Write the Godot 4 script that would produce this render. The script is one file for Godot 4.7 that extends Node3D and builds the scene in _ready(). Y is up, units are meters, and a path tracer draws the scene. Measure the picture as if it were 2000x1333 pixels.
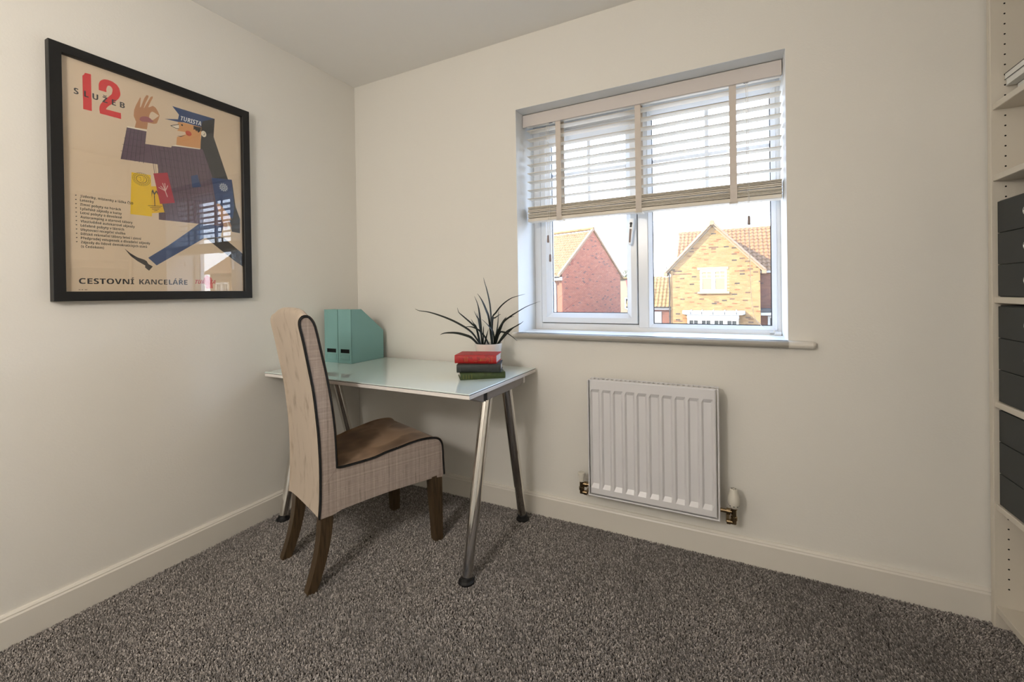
extends Node3D
# A small home office: desk, chair, poster, radiator and bookcase in a carpeted room whose window looks out on brick houses.
# x runs along the window wall from the left corner, z comes towards the camera, y is up; metres.

class MB:                                   # collects triangles for one mesh
	var v := PackedVector3Array()
	var n := PackedVector3Array()
	var t := PackedVector2Array()
	var ix := PackedInt32Array()

	func tri(a: Vector3, b: Vector3, c: Vector3, na: Vector3, nb: Vector3, nc: Vector3, ta := Vector2.ZERO, tb := Vector2.ZERO, tc := Vector2.ZERO) -> void:
		var k := v.size()
		v.append(a); v.append(b); v.append(c)
		n.append(na); n.append(nb); n.append(nc)
		t.append(ta); t.append(tb); t.append(tc)
		ix.append(k); ix.append(k + 1); ix.append(k + 2)

	func uvof(p: Vector3, nn: Vector3) -> Vector2:
		var a := nn.abs()
		if a.x > a.y and a.x > a.z: return Vector2(p.z, -p.y)
		if a.y > a.z: return Vector2(p.x, p.z)
		return Vector2(p.x, -p.y)

	func poly(pts: Array, hint: Vector3) -> void:     # flat convex polygon seen from the side of the hint
		var nn := Vector3.ZERO
		for i in pts.size():
			var a: Vector3 = pts[i]
			var b: Vector3 = pts[(i + 1) % pts.size()]
			nn += a.cross(b)
		if nn.length() < 1e-14: return
		nn = nn.normalized()
		var p := pts.duplicate()
		if nn.dot(hint) < 0.0:
			nn = -nn
			p.reverse()
		for i in range(1, p.size() - 1):
			tri(p[0], p[i + 1], p[i], nn, nn, nn, uvof(p[0], nn), uvof(p[i + 1], nn), uvof(p[i], nn))

	func box(c: Vector3, s: Vector3, b := 0.0, m := Basis.IDENTITY) -> void:
		var h := s * 0.5
		b = minf(b, minf(h.x, minf(h.y, h.z)) * 0.9)
		for ax in 3:
			var a1 := (ax + 1) % 3
			var a2 := (ax + 2) % 3
			for sg in [-1.0, 1.0]:
				var q := []
				for k in [[-1.0, -1.0], [1.0, -1.0], [1.0, 1.0], [-1.0, 1.0]]:
					var p := Vector3.ZERO
					p[ax] = sg * h[ax]
					p[a1] = k[0] * (h[a1] - b)
					p[a2] = k[1] * (h[a2] - b)
					q.append(c + m * p)
				var nn := Vector3.ZERO
				nn[ax] = sg
				poly(q, m * nn)
			if b > 0.0:
				for s1 in [-1.0, 1.0]:
					for s2 in [-1.0, 1.0]:
						var q := []
						for k in [[0, -1.0], [0, 1.0], [1, 1.0], [1, -1.0]]:
							var p := Vector3.ZERO
							p[ax] = k[1] * (h[ax] - b)
							p[a1] = s1 * (h[a1] - (b if k[0] == 1 else 0.0))
							p[a2] = s2 * (h[a2] - (0.0 if k[0] == 1 else b))
							q.append(c + m * p)
						var nn := Vector3.ZERO
						nn[a1] = s1
						nn[a2] = s2
						poly(q, m * nn)
		if b > 0.0:
			for sx in [-1.0, 1.0]:
				for sy in [-1.0, 1.0]:
					for sz in [-1.0, 1.0]:
						var e := Vector3(sx, sy, sz)
						poly([c + m * (e * Vector3(h.x, h.y - b, h.z - b)), c + m * (e * Vector3(h.x - b, h.y, h.z - b)), c + m * (e * Vector3(h.x - b, h.y - b, h.z))], m * e)

	func span(a: Vector3, b: Vector3, bev := 0.0) -> void:  # axis-aligned box from corner to corner
		box((a + b) * 0.5, (b - a).abs(), bev)

	func grid(rows: Array, close_u := false, close_v := false) -> void:   # smooth surface through rows of points
		var nr := rows.size()
		var nc: int = rows[0].size()
		var acc := []
		var cen := Vector3.ZERO
		for i in nr:
			var l := []
			for j in nc:
				l.append(Vector3.ZERO)
				cen += rows[i][j]
			acc.append(l)
		cen /= float(nr * nc)
		var vol := 0.0
		var mi := nr if close_v else nr - 1
		var mj := nc if close_u else nc - 1
		for i in mi:
			for j in mj:
				var i2 := (i + 1) % nr
				var j2 := (j + 1) % nc
				var a: Vector3 = rows[i][j]
				var b: Vector3 = rows[i][j2]
				var c: Vector3 = rows[i2][j2]
				var d: Vector3 = rows[i2][j]
				var f := (c - a).cross(d - b)
				vol += f.dot((a + b + c + d) * 0.25 - cen)
				acc[i][j] += f; acc[i][j2] += f; acc[i2][j] += f; acc[i2][j2] += f
		var sg := 1.0 if vol >= 0.0 else -1.0
		for i in mi:
			for j in mj:
				var i2 := (i + 1) % nr
				var j2 := (j + 1) % nc
				var q := [[i, j], [i, j2], [i2, j2], [i2, j]]
				var p := []
				var m := []
				for e in q:
					p.append(rows[e[0]][e[1]])
					m.append((acc[e[0]][e[1]] as Vector3).normalized() * sg)
				var u := [Vector2(float(j) / mj, float(i) / mi), Vector2(float(j + 1) / mj, float(i) / mi), Vector2(float(j + 1) / mj, float(i + 1) / mi), Vector2(float(j) / mj, float(i + 1) / mi)]
				for w in [[0, 1, 2], [0, 2, 3]]:
					var o: Array = w if sg < 0.0 else [w[0], w[2], w[1]]
					tri(p[o[0]], p[o[1]], p[o[2]], m[o[0]], m[o[1]], m[o[2]], u[o[0]], u[o[1]], u[o[2]])

	func tube(path: Array, r, sides := 8, caps := true, squash := 1.0) -> void:
		var rows := []
		var up := Vector3.UP
		for i in path.size():
			var d: Vector3 = ((path[mini(i + 1, path.size() - 1)] as Vector3) - (path[maxi(i - 1, 0)] as Vector3)).normalized()
			if i == 0 and absf(d.dot(up)) > 0.9: up = Vector3.RIGHT
			var a := (up - d * up.dot(d)).normalized()
			up = a
			var b := d.cross(a)
			var rr: float = r[i] if r is Array else r
			var row := []
			for k in sides:
				var w := TAU * k / sides
				row.append((path[i] as Vector3) + a * (cos(w) * rr) + b * (sin(w) * rr * squash))
			rows.append(row)
		grid(rows, true)
		if caps:
			var d0: Vector3 = ((path[0] as Vector3) - (path[1] as Vector3)).normalized()
			poly(rows[0], d0)
			var d1: Vector3 = ((path[-1] as Vector3) - (path[-2] as Vector3)).normalized()
			poly(rows[-1], d1)

	func lathe(prof: Array, o: Vector3, m := Basis.IDENTITY, seg := 20, sharp := true) -> void:  # profile of (radius, height) about m.y
		var rows := []
		for p in prof:
			var row := []
			for k in seg:
				var w := TAU * k / seg
				row.append(o + m * Vector3(cos(w) * maxf(p.x, 1e-5), p.y, sin(w) * maxf(p.x, 1e-5)))
			rows.append(row)
		if not sharp:
			grid(rows, true)
			return
		for i in rows.size() - 1:
			var e: Vector2 = prof[i + 1] - prof[i]
			var f := Vector2(e.y, -e.x).normalized()
			for k in seg:
				var k2 := (k + 1) % seg
				var n1 := m * Vector3(cos(TAU * k / seg) * f.x, f.y, sin(TAU * k / seg) * f.x)
				var n2 := m * Vector3(cos(TAU * k2 / seg) * f.x, f.y, sin(TAU * k2 / seg) * f.x)
				var a: Vector3 = rows[i][k]
				var b: Vector3 = rows[i][k2]
				var c: Vector3 = rows[i + 1][k2]
				var d: Vector3 = rows[i + 1][k]
				if (b - a).cross(d - a).dot(n1) + (c - d).cross(d - a).dot(n1) > 0.0:
					tri(a, c, b, n1, n2, n2); tri(a, d, c, n1, n1, n2)
				else:
					tri(a, b, c, n1, n2, n2); tri(a, c, d, n1, n2, n1)

	func prism(pts: PackedVector2Array, x: Transform3D, d: float, bev := 0.0) -> void:   # polygon in x's xy plane, pushed along its z
		var p := pts
		if Geometry2D.is_polygon_clockwise(p): p.reverse()
		var q := p
		if bev > 0.0:
			var off := Geometry2D.offset_polygon(p, -bev, Geometry2D.JOIN_MITER)
			if off.size() and off[0].size() == p.size():
				q = off[0]
				if Geometry2D.is_polygon_clockwise(q): q.reverse()
				var best := 0
				for k in q.size():
					if q[k].distance_to(p[0]) < q[best].distance_to(p[0]): best = k
				var r := PackedVector2Array()
				for k in q.size(): r.append(q[(best + k) % q.size()])
				q = r
			else: bev = 0.0
		var id := Geometry2D.triangulate_polygon(q)
		for k in range(0, id.size(), 3):
			for s in [0, 1]:
				var z := 0.0 if s == 0 else d
				poly([x * Vector3(q[id[k]].x, q[id[k]].y, z), x * Vector3(q[id[k + 1]].x, q[id[k + 1]].y, z), x * Vector3(q[id[k + 2]].x, q[id[k + 2]].y, z)], x.basis.z * (1.0 if (s == 1) == (d > 0.0) else -1.0))
		var sd := signf(d)
		for k in p.size():
			var k2 := (k + 1) % p.size()
			var e := p[k2] - p[k]
			var h := x.basis * Vector3(e.y, -e.x, 0)
			poly([x * Vector3(p[k].x, p[k].y, bev * sd), x * Vector3(p[k2].x, p[k2].y, bev * sd), x * Vector3(p[k2].x, p[k2].y, d - bev * sd), x * Vector3(p[k].x, p[k].y, d - bev * sd)], h)
			if bev > 0.0:
				for s in [0, 1]:
					var z := 0.0 if s == 0 else d
					var z2 := bev * sd if s == 0 else d - bev * sd
					poly([x * Vector3(p[k].x, p[k].y, z2), x * Vector3(p[k2].x, p[k2].y, z2), x * Vector3(q[k2].x, q[k2].y, z), x * Vector3(q[k].x, q[k].y, z)], h)

	func ring(x: Transform3D, w0: float, w1: float, h0: float, h1: float, prof: Array) -> void:  # mitred frame: profile of (inset, z), closed
		var cen := Vector2.ZERO
		for p in prof: cen += p / prof.size()
		var at := func(p: Vector2) -> Array:
			return [x * Vector3(w0 + p.x, h0 + p.x, p.y), x * Vector3(w1 - p.x, h0 + p.x, p.y), x * Vector3(w1 - p.x, h1 - p.x, p.y), x * Vector3(w0 + p.x, h1 - p.x, p.y)]
		var mid: Array = at.call(cen)
		for i in prof.size():
			var a: Array = at.call(prof[i])
			var b: Array = at.call(prof[(i + 1) % prof.size()])
			for k in 4:
				var k2 := (k + 1) % 4
				poly([a[k], a[k2], b[k2], b[k]], ((a[k] + a[k2] + b[k2] + b[k]) * 0.25 - (mid[k] + mid[k2]) * 0.5))

	func mesh() -> ArrayMesh:
		var a := []
		a.resize(Mesh.ARRAY_MAX)
		a[Mesh.ARRAY_VERTEX] = v
		a[Mesh.ARRAY_NORMAL] = n
		a[Mesh.ARRAY_TEX_UV] = t
		a[Mesh.ARRAY_INDEX] = ix
		var m := ArrayMesh.new()
		m.add_surface_from_arrays(Mesh.PRIMITIVE_TRIANGLES, a)
		return m


var M := {}
var used := {}
var rng := RandomNumberGenerator.new()


func mat(key: String, c: Color, rough := 0.5, metal := 0.0, spec := 0.5) -> StandardMaterial3D:
	var m := StandardMaterial3D.new()
	m.resource_name = key
	m.albedo_color = c
	m.roughness = rough
	m.metallic = metal
	m.metallic_specular = spec
	M[key] = m
	return m


func numbered(called: String) -> String:
	var k: int = used.get(called, 0)
	used[called] = k + 1
	return called if k == 0 else "%s_%03d" % [called, k]


func part(called: String, mb, m: Material, parent: Node3D) -> MeshInstance3D:
	var o := MeshInstance3D.new()
	o.name = called
	o.mesh = mb.mesh() if mb is MB else mb
	o.material_override = m
	parent.add_child(o, true)
	return o


func solid(called: String, mb, m: Material, label: String, category: String, group := "", kind := "") -> MeshInstance3D:  # a thing that is one mesh
	var o := part(numbered(called), mb, m, self)
	tag(o, label, category, group, kind)
	return o


func thing(called: String, label: String, category: String, at := Vector3.ZERO, turn := 0.0, group := "", kind := "") -> Node3D:
	var o := Node3D.new()
	o.name = numbered(called)
	add_child(o, true)
	o.position = at
	o.rotation.y = turn
	tag(o, label, category, group, kind)
	return o


func tag(o: Node, label: String, category: String, group := "", kind := "") -> void:
	o.set_meta("label", label)
	o.set_meta("category", category)
	if group: o.set_meta("group", group)
	if kind: o.set_meta("kind", kind)


func one_box(a: Vector3, b: Vector3, bev := 0.0) -> MB:
	var mb := MB.new()
	mb.span(a, b, bev)
	return mb


func smooth_path(p: Array, per := 6) -> Array:       # a curve through the points
	var out := []
	for i in p.size() - 1:
		var a = p[maxi(i - 1, 0)]
		var b = p[i]
		var c = p[i + 1]
		var d = p[mini(i + 2, p.size() - 1)]
		for k in per:
			out.append(b.cubic_interpolate(c, a, d, float(k) / per))
	out.append(p[-1])
	return out


func noise_tex(size: int, freq: float, ramp: Array, octaves := 3, sd := 1, kind := FastNoiseLite.TYPE_SIMPLEX_SMOOTH) -> NoiseTexture2D:
	var f := FastNoiseLite.new()
	f.noise_type = kind
	f.frequency = freq
	f.fractal_octaves = octaves
	f.seed = sd
	var g := Gradient.new()
	g.offsets = PackedFloat32Array(ramp.map(func(e): return e[0]))
	g.colors = PackedColorArray(ramp.map(func(e): return e[1]))
	var x := NoiseTexture2D.new()
	x.width = size
	x.height = size
	x.seamless = true
	x.noise = f
	x.color_ramp = g
	return x


func triplanar(m: StandardMaterial3D, scale: Vector3, world := false) -> void:
	m.uv1_triplanar = true
	m.uv1_world_triplanar = world
	m.uv1_scale = scale
	m.uv1_triplanar_sharpness = 4.0


func materials() -> void:
	var wall := mat("wall paint", Color(0.887, 0.874, 0.842), 0.72)
	wall.heightmap_enabled = true
	wall.heightmap_texture = noise_tex(512, 0.06, [[0.0, Color.BLACK], [1.0, Color.WHITE]], 3, 5)
	wall.heightmap_scale = 0.02
	triplanar(wall, Vector3(3, 3, 3), true)
	mat("ceiling paint", Color(0.925, 0.915, 0.895), 0.85)
	mat("gloss white", Color(0.87, 0.85, 0.81), 0.32)
	mat("reveal white", Color(0.90, 0.905, 0.90), 0.6)
	mat("window plastic", Color(0.90, 0.91, 0.92), 0.25)
	mat("gasket", Color(0.07, 0.08, 0.09), 0.6)
	mat("black", Color(0.02, 0.02, 0.022), 0.45)
	mat("steel grey", Color(0.56, 0.54, 0.53), 0.42, 0.55)
	mat("dark steel", Color(0.10, 0.10, 0.11), 0.5, 0.3)
	var chrome := mat("chrome", Color(0.86, 0.85, 0.83), 0.07, 1.0)
	chrome.anisotropy_enabled = false
	mat("brass nickel", Color(0.62, 0.54, 0.42), 0.18, 1.0)
	mat("rubber", Color(0.025, 0.025, 0.03), 0.6)
	mat("grey rubber", Color(0.16, 0.16, 0.17), 0.6)
	mat("valve plastic", Color(0.84, 0.82, 0.77), 0.35)
	mat("radiator enamel", Color(0.86, 0.855, 0.86), 0.3)
	var glass := mat("pane glass", Color(1, 1, 1, 0.02), 0.0)
	glass.transparency = BaseMaterial3D.TRANSPARENCY_ALPHA
	var pg := mat("picture glass", Color(1, 1, 1, 0.02), 0.0)
	pg.transparency = BaseMaterial3D.TRANSPARENCY_ALPHA
	pg.metallic_specular = 0.55
	mat("frame black", Color(0.03, 0.03, 0.032), 0.5)
	# blind
	var slat := mat("slat white", Color(0.88, 0.845, 0.785), 0.4)
	mat("valance white", Color(0.83, 0.80, 0.78), 0.4)
	var tape := mat("tape", Color(0.84, 0.80, 0.76), 0.9)
	tape.backlight_enabled = true
	tape.backlight = Color(0.12, 0.11, 0.10)
	mat("cord", Color(0.92, 0.90, 0.86), 0.9)
	mat("tassel", Color(0.55, 0.48, 0.45), 0.5)
	# carpet
	var carpet := mat("carpet backing", Color(0.30, 0.28, 0.265), 1.0, 0.0, 0.1)
	carpet.albedo_texture = noise_tex(512, 0.35, [[0.0, Color(0.45, 0.45, 0.45)], [0.5, Color(0.8, 0.8, 0.8)], [1.0, Color(1, 1, 1)]], 2, 11)
	triplanar(carpet, Vector3(2.2, 2.2, 2.2), true)
	var pile := mat("carpet pile", Color(1, 1, 1), 1.0, 0.0, 0.15)
	pile.vertex_color_use_as_albedo = true
	# desk
	var top := mat("desk glass", Color(0.885, 0.935, 0.915), 0.02, 0.0, 0.6)
	top.clearcoat_enabled = true
	top.clearcoat = 0.6
	top.clearcoat_roughness = 0.02
	mat("desk edge", Color(0.90, 0.88, 0.86), 0.35)
	# chair
	var velvet := mat("velvet", Color(0.60, 0.49, 0.385), 0.85, 0.0, 0.15)
	velvet.albedo_texture = noise_tex(512, 0.006, [[0.0, Color(0.62, 0.58, 0.54)], [0.42, Color(0.80, 0.78, 0.76)], [0.6, Color(1, 1, 1)], [1.0, Color(0.9, 0.88, 0.86)]], 3, 3)
	triplanar(velvet, Vector3(1.3, 1.0, 1.3))
	velvet.rim_enabled = true
	velvet.rim = 0.7
	velvet.rim_tint = 0.35
	var back := mat("brushed velvet", Color(0.74, 0.68, 0.61), 0.85, 0.0, 0.15)
	back.albedo_texture = noise_tex(512, 0.02, [[0.0, Color(0.74, 0.71, 0.68)], [0.22, Color(0.92, 0.91, 0.90)], [0.4, Color(0.98, 0.98, 0.98)], [1.0, Color(1, 1, 1)]], 5, 8)
	triplanar(back, Vector3(1.6, 0.6, 1.6))
	back.rim_enabled = true
	back.rim = 0.6
	back.rim_tint = 0.3
	var linen := mat("linen", Color(0.82, 0.76, 0.72), 0.95, 0.0, 0.1)
	linen.albedo_texture = weave()
	linen.heightmap_enabled = true
	linen.heightmap_texture = linen.albedo_texture
	linen.heightmap_scale = 0.05
	triplanar(linen, Vector3(4.2, 4.2, 4.2))
	mat("piping black", Color(0.022, 0.022, 0.025), 0.7)
	var wood := mat("dark wood", Color(0.315, 0.255, 0.18), 0.42)
	wood.albedo_texture = noise_tex(256, 0.02, [[0.0, Color(0.62, 0.58, 0.55)], [0.5, Color(0.95, 0.94, 0.92)], [1.0, Color(1, 1, 1)]], 4, 21)
	triplanar(wood, Vector3(14, 1.4, 14))
	# desk things
	mat("teal card", Color(0.49, 0.66, 0.65), 0.6)
	mat("teal dark", Color(0.30, 0.47, 0.47), 0.6)
	mat("hole dark", Color(0.015, 0.04, 0.045), 0.8)
	for d in [["book red", Color(0.66, 0.09, 0.085)], ["book dark", Color(0.12, 0.145, 0.135)], ["book green", Color(0.22, 0.28, 0.12)]]:
		var b := mat(d[0], d[1], 0.55)
		b.albedo_texture = noise_tex(256, 0.03, [[0.0, Color(0.72, 0.7, 0.68)], [0.5, Color(1, 1, 1)], [1.0, Color(0.95, 0.95, 0.95)]], 4, 31)
		triplanar(b, Vector3(6, 6, 6))
	mat("gilt", Color(0.62, 0.36, 0.16), 0.4, 0.3)
	mat("dull gilt", Color(0.37, 0.38, 0.17), 0.5, 0.2)
	mat("dark tool", Color(0.20, 0.22, 0.21), 0.5)
	var pages := mat("pages", Color(0.84, 0.80, 0.77), 0.9)
	pages.albedo_texture = noise_tex(256, 0.3, [[0.0, Color(0.86, 0.85, 0.83)], [1.0, Color(1, 1, 1)]], 1, 41)
	triplanar(pages, Vector3(0.4, 16, 0.4))
	mat("pot white", Color(0.87, 0.85, 0.82), 0.25)
	mat("soil", Color(0.07, 0.055, 0.045), 1.0)
	var leaf := mat("leaf", Color(0.13, 0.155, 0.125), 0.42)
	leaf.backlight_enabled = true
	leaf.backlight = Color(0.02, 0.03, 0.015)
	# bookcase
	mat("cabinet white", Color(0.83, 0.80, 0.745), 0.42)
	mat("peg hole", Color(0.03, 0.025, 0.02), 0.9)
	mat("drawer black", Color(0.125, 0.145, 0.15), 0.5)
	mat("ring steel", Color(0.88, 0.88, 0.87), 0.15, 1.0)
	mat("cover grey", Color(0.52, 0.52, 0.53), 0.45)
	mat("paper white", Color(0.90, 0.90, 0.88), 0.6)
	# outside
	mat("mortar buff", Color(0.46, 0.405, 0.315), 0.95)
	mat("mortar pink", Color(0.40, 0.26, 0.205), 0.95)
	var br := mat("brick", Color(1, 1, 1), 0.92)
	br.vertex_color_use_as_albedo = true
	for d in [["tile orange", Color(0.42, 0.30, 0.19)], ["tile pale", Color(0.44, 0.36, 0.235)]]:
		var r := mat(d[0], d[1], 0.9)
		r.albedo_texture = noise_tex(256, 0.02, [[0.0, Color(0.72, 0.66, 0.6)], [0.5, Color(1, 1, 1)], [1.0, Color(0.9, 0.86, 0.8)]], 3, 51)
		triplanar(r, Vector3(0.7, 0.7, 0.7), true)
	mat("cement", Color(0.461, 0.403, 0.334), 0.9)
	mat("verge tile", Color(0.449, 0.357, 0.276), 0.9)
	mat("stone", Color(0.461, 0.426, 0.346), 0.9)
	mat("outside white", Color(0.640, 0.640, 0.632), 0.45)
	mat("house pane", Color(0.138, 0.161, 0.173), 0.06)
	mat("pipe black", Color(0.035, 0.035, 0.037), 0.4)
	mat("lead", Color(0.144, 0.150, 0.167), 0.6)
	mat("garage door white", Color(0.415, 0.426, 0.444), 0.5)
	mat("cream wall", Color(0.461, 0.432, 0.369), 0.95)
	mat("pale paving", Color(0.56, 0.545, 0.52), 0.95)
	mat("trunk", Color(0.144, 0.109, 0.081), 0.95)
	var fol := mat("foliage", Color(0.173, 0.196, 0.069), 0.7)
	fol.backlight_enabled = true
	fol.backlight = Color(0.2, 0.24, 0.06)
	mat("flag pink", Color(0.449, 0.202, 0.219), 0.8)
	var lamp := mat("lamp opal", Color(0.9, 0.9, 0.88), 0.4)  # glowing globe of the added fill lamp
	lamp.emission_enabled = true
	lamp.emission = Color(1.0, 0.95, 0.88)
	lamp.emission_energy_multiplier = 1.0


func weave() -> ImageTexture:                       # slubby linen: warp and weft threads of uneven tone
	var s := 512
	var im := Image.create(s, s, false, Image.FORMAT_RGB8)
	var r := RandomNumberGenerator.new()
	r.seed = 77
	var f := FastNoiseLite.new()
	f.frequency = 0.02
	var warp := []
	var weft := []
	for i in s / 4:
		warp.append(r.randf_range(0.78, 1.0))
		weft.append(r.randf_range(0.82, 1.0))
	for y in s:
		for x in s:
			var a: float = warp[x / 4]
			var b: float = weft[y / 4]
			var over := ((x / 4 + y / 4) % 2) == 0
			var k := (a * (0.93 + 0.07 * f.get_noise_2d(x * 6.0, y * 0.7))) if over else b * (0.93 + 0.07 * f.get_noise_2d(x * 0.7, y * 6.0))
			k -= 0.16 * maxf(0.0, f.get_noise_2d(x * 1.7 + 900.0, y * 0.25) - 0.25)
			if x % 4 == 0 or y % 4 == 0: k *= 0.9
			im.set_pixel(x, y, Color(k, k * 0.99, k * 0.985))
	im.generate_mipmaps()
	return ImageTexture.create_from_image(im)


func _ready() -> void:
	rng.seed = 4
	# camera
	var cam := Camera3D.new()
	cam.name = "camera"
	cam.projection = Camera3D.PROJECTION_FRUSTUM
	cam.near = 0.05
	cam.far = 400.0
	cam.size = 2.0 * 0.05 * 666.5 / 841.0
	cam.frustum_offset = Vector2(0.0, -0.05 * (666.5 - 576.86) / 841.0)
	cam.transform = Transform3D(Basis(Vector3(0.892838, -0.015022, -0.450128), Vector3(0.010707, 0.999869, -0.012132), Vector3(0.450252, 0.006012, 0.892881)), Vector3(2.07583, 1.10715, 1.97316))
	add_child(cam)
	cam.current = true
	# sky, exposure
	var e := Environment.new()
	e.background_mode = Environment.BG_SKY
	var sm := ProceduralSkyMaterial.new()
	sm.sky_top_color = Color(0.62, 0.76, 0.95)
	sm.sky_horizon_color = Color(0.95, 0.975, 1.0)
	sm.sky_curve = 0.25
	sm.ground_horizon_color = Color(0.72, 0.70, 0.66)
	sm.ground_bottom_color = Color(0.5, 0.48, 0.45)
	sm.sun_angle_max = 0.0
	e.sky = Sky.new()
	e.sky.sky_material = sm
	e.background_energy_multiplier = 10.5
	e.tonemap_mode = Environment.TONE_MAPPER_LINEAR
	e.tonemap_exposure = 1.0
	e.sdfgi_enabled = true
	e.ssao_enabled = true
	e.ssil_enabled = true
	var we := WorldEnvironment.new()
	we.name = "world_environment"
	we.environment = e
	add_child(we)
	# sun: high on the left behind the house, so it lights the house fronts across the road and never enters the window
	var sun := DirectionalLight3D.new()
	sun.name = "sun"
	sun.light_color = Color(1.0, 0.93, 0.80)
	sun.light_energy = 7.5
	sun.light_angular_distance = 0.6
	sun.sky_mode = DirectionalLight3D.SKY_MODE_LIGHT_ONLY
	sun.shadow_enabled = true
	add_child(sun)
	sun.look_at_from_position(Vector3(-0.695, 0.53, 0.486), Vector3.ZERO)
	materials()
	fill_lamp(Vector3(1.2, 1.72, 2.75), 1.5, Color(1.0, 0.97, 0.94))
	room()
	carpet()
	window()
	blind()
	poster()
	radiator()
	bookcase()
	desk()
	chair()
	desk_things()
	plant()
	outside()


func fill_lamp(at: Vector3, energy: float, tint: Color) -> void:  # fill lamp added out of view behind the camera to brighten the room
	var o := thing("fill_lamp", "added fill lamp out of view, a white opal globe on a slim stand behind the viewpoint", "lamp", Vector3(at.x, 0, at.z))
	var b := MB.new()
	b.lathe([Vector2(0, -0.004), Vector2(0.14, -0.004), Vector2(0.14, 0.012), Vector2(0.13, 0.02), Vector2(0.02, 0.024), Vector2(0, 0.024)], Vector3.ZERO, Basis.IDENTITY, 32)
	part("base", b, M["steel grey"], o)
	var c := MB.new()
	c.tube([Vector3(0, 0.02, 0), Vector3(0, at.y - 0.14, 0)], 0.009, 12)
	part("pole", c, M["steel grey"], o)
	var s := MB.new()
	var prof := []
	for k in 17: prof.append(Vector2(sin(PI * k / 16.0) * 0.15, at.y - cos(PI * k / 16.0) * 0.15))
	s.lathe(prof, Vector3.ZERO, Basis.IDENTITY, 28, false)
	part("fill_globe", s, M["lamp opal"], o)
	var l := OmniLight3D.new()
	l.name = "fill_light"
	l.light_color = tint
	l.light_energy = energy
	l.light_size = 0.14
	l.omni_range = 14.0
	l.omni_attenuation = 2.0
	l.shadow_enabled = true
	o.add_child(l)
	l.position = Vector3(0, at.y, 0)


const WX0 := 1.1153
const WX1 := 2.2799
const WY0 := 0.8996
const WY1 := 2.0374


func room() -> void:
	solid("floor", one_box(Vector3(-0.15, -0.2, -0.3), Vector3(3.28, -0.004, 3.45)), M["carpet backing"], "grey carpeted floor under the desk and chair", "floor", "", "structure")
	solid("ceiling", one_box(Vector3(-0.15, 2.4, -0.3), Vector3(3.28, 2.55, 3.45)), M["ceiling paint"], "plain off-white ceiling of the room", "ceiling", "", "structure")
	solid("wall_left", one_box(Vector3(-0.15, 0, -0.3), Vector3(0, 2.4, 3.45)), M["wall paint"], "bare white wall on which the framed poster hangs", "wall", "", "structure")
	solid("wall_right", one_box(Vector3(3.13, 0, -0.3), Vector3(3.28, 2.4, 3.45)), M["wall paint"], "white wall behind the bookcase", "wall", "", "structure")
	solid("wall_rear", one_box(Vector3(0, 0, 3.3), Vector3(3.13, 2.4, 3.45)), M["wall paint"], "white wall behind the viewpoint, facing the window", "wall", "", "structure")
	var w := thing("wall_back", "white wall with the window opening and the radiator", "wall", Vector3.ZERO, 0.0, "", "structure")
	var b := MB.new()
	b.span(Vector3(0, 0, -0.3), Vector3(WX0, 2.4, 0))
	b.span(Vector3(WX1, 0, -0.3), Vector3(3.13, 2.4, 0))
	b.span(Vector3(WX0, 0, -0.3), Vector3(WX1, WY0 - 0.02, 0))
	b.span(Vector3(WX0, WY1, -0.3), Vector3(WX1, 2.4, 0))
	part("wall_face", b, M["wall paint"], w)
	var rv := MB.new()                       # plastered reveal lining
	var d := 0.0015
	rv.span(Vector3(WX0 - 0.001, WY0, -0.219), Vector3(WX0 + d, WY1, -0.0005))
	rv.span(Vector3(WX1 - d, WY0, -0.219), Vector3(WX1 + 0.001, WY1, -0.0005))
	rv.span(Vector3(WX0 + d, WY1 - d, -0.219), Vector3(WX1 - d, WY1 + 0.001, -0.0005))
	part("reveal", rv, M["reveal white"], w)
	var prof := PackedVector2Array([Vector2(0, 0), Vector2(0.016, 0), Vector2(0.016, 0.093), Vector2(0.0125, 0.0985), Vector2(0.0125, 0.102), Vector2(0.007, 0.109), Vector2(0, 0.109)])
	var runs := [
		["baseboard_left", "white skirting board along the wall under the poster", Transform3D(Basis(Vector3.RIGHT, Vector3.UP, Vector3.BACK), Vector3(0, -0.004, 0)), 3.3],
		["baseboard_back", "white skirting board running under the radiator", Transform3D(Basis(Vector3.BACK, Vector3.UP, Vector3.LEFT), Vector3(3.13, -0.004, 0)), 3.13],
		["baseboard_right", "white skirting board behind the bookcase", Transform3D(Basis(Vector3.LEFT, Vector3.UP, Vector3.FORWARD), Vector3(3.13, -0.004, 3.3)), 3.3],
		["baseboard_rear", "white skirting board behind the viewpoint", Transform3D(Basis(Vector3.FORWARD, Vector3.UP, Vector3.RIGHT), Vector3(0, -0.004, 3.3)), 3.13]]
	for r in runs:
		var m := MB.new()
		m.prism(prof, r[2], r[3])
		solid(r[0], m, M["gloss white"], r[1], "skirting board", "", "structure")


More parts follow.
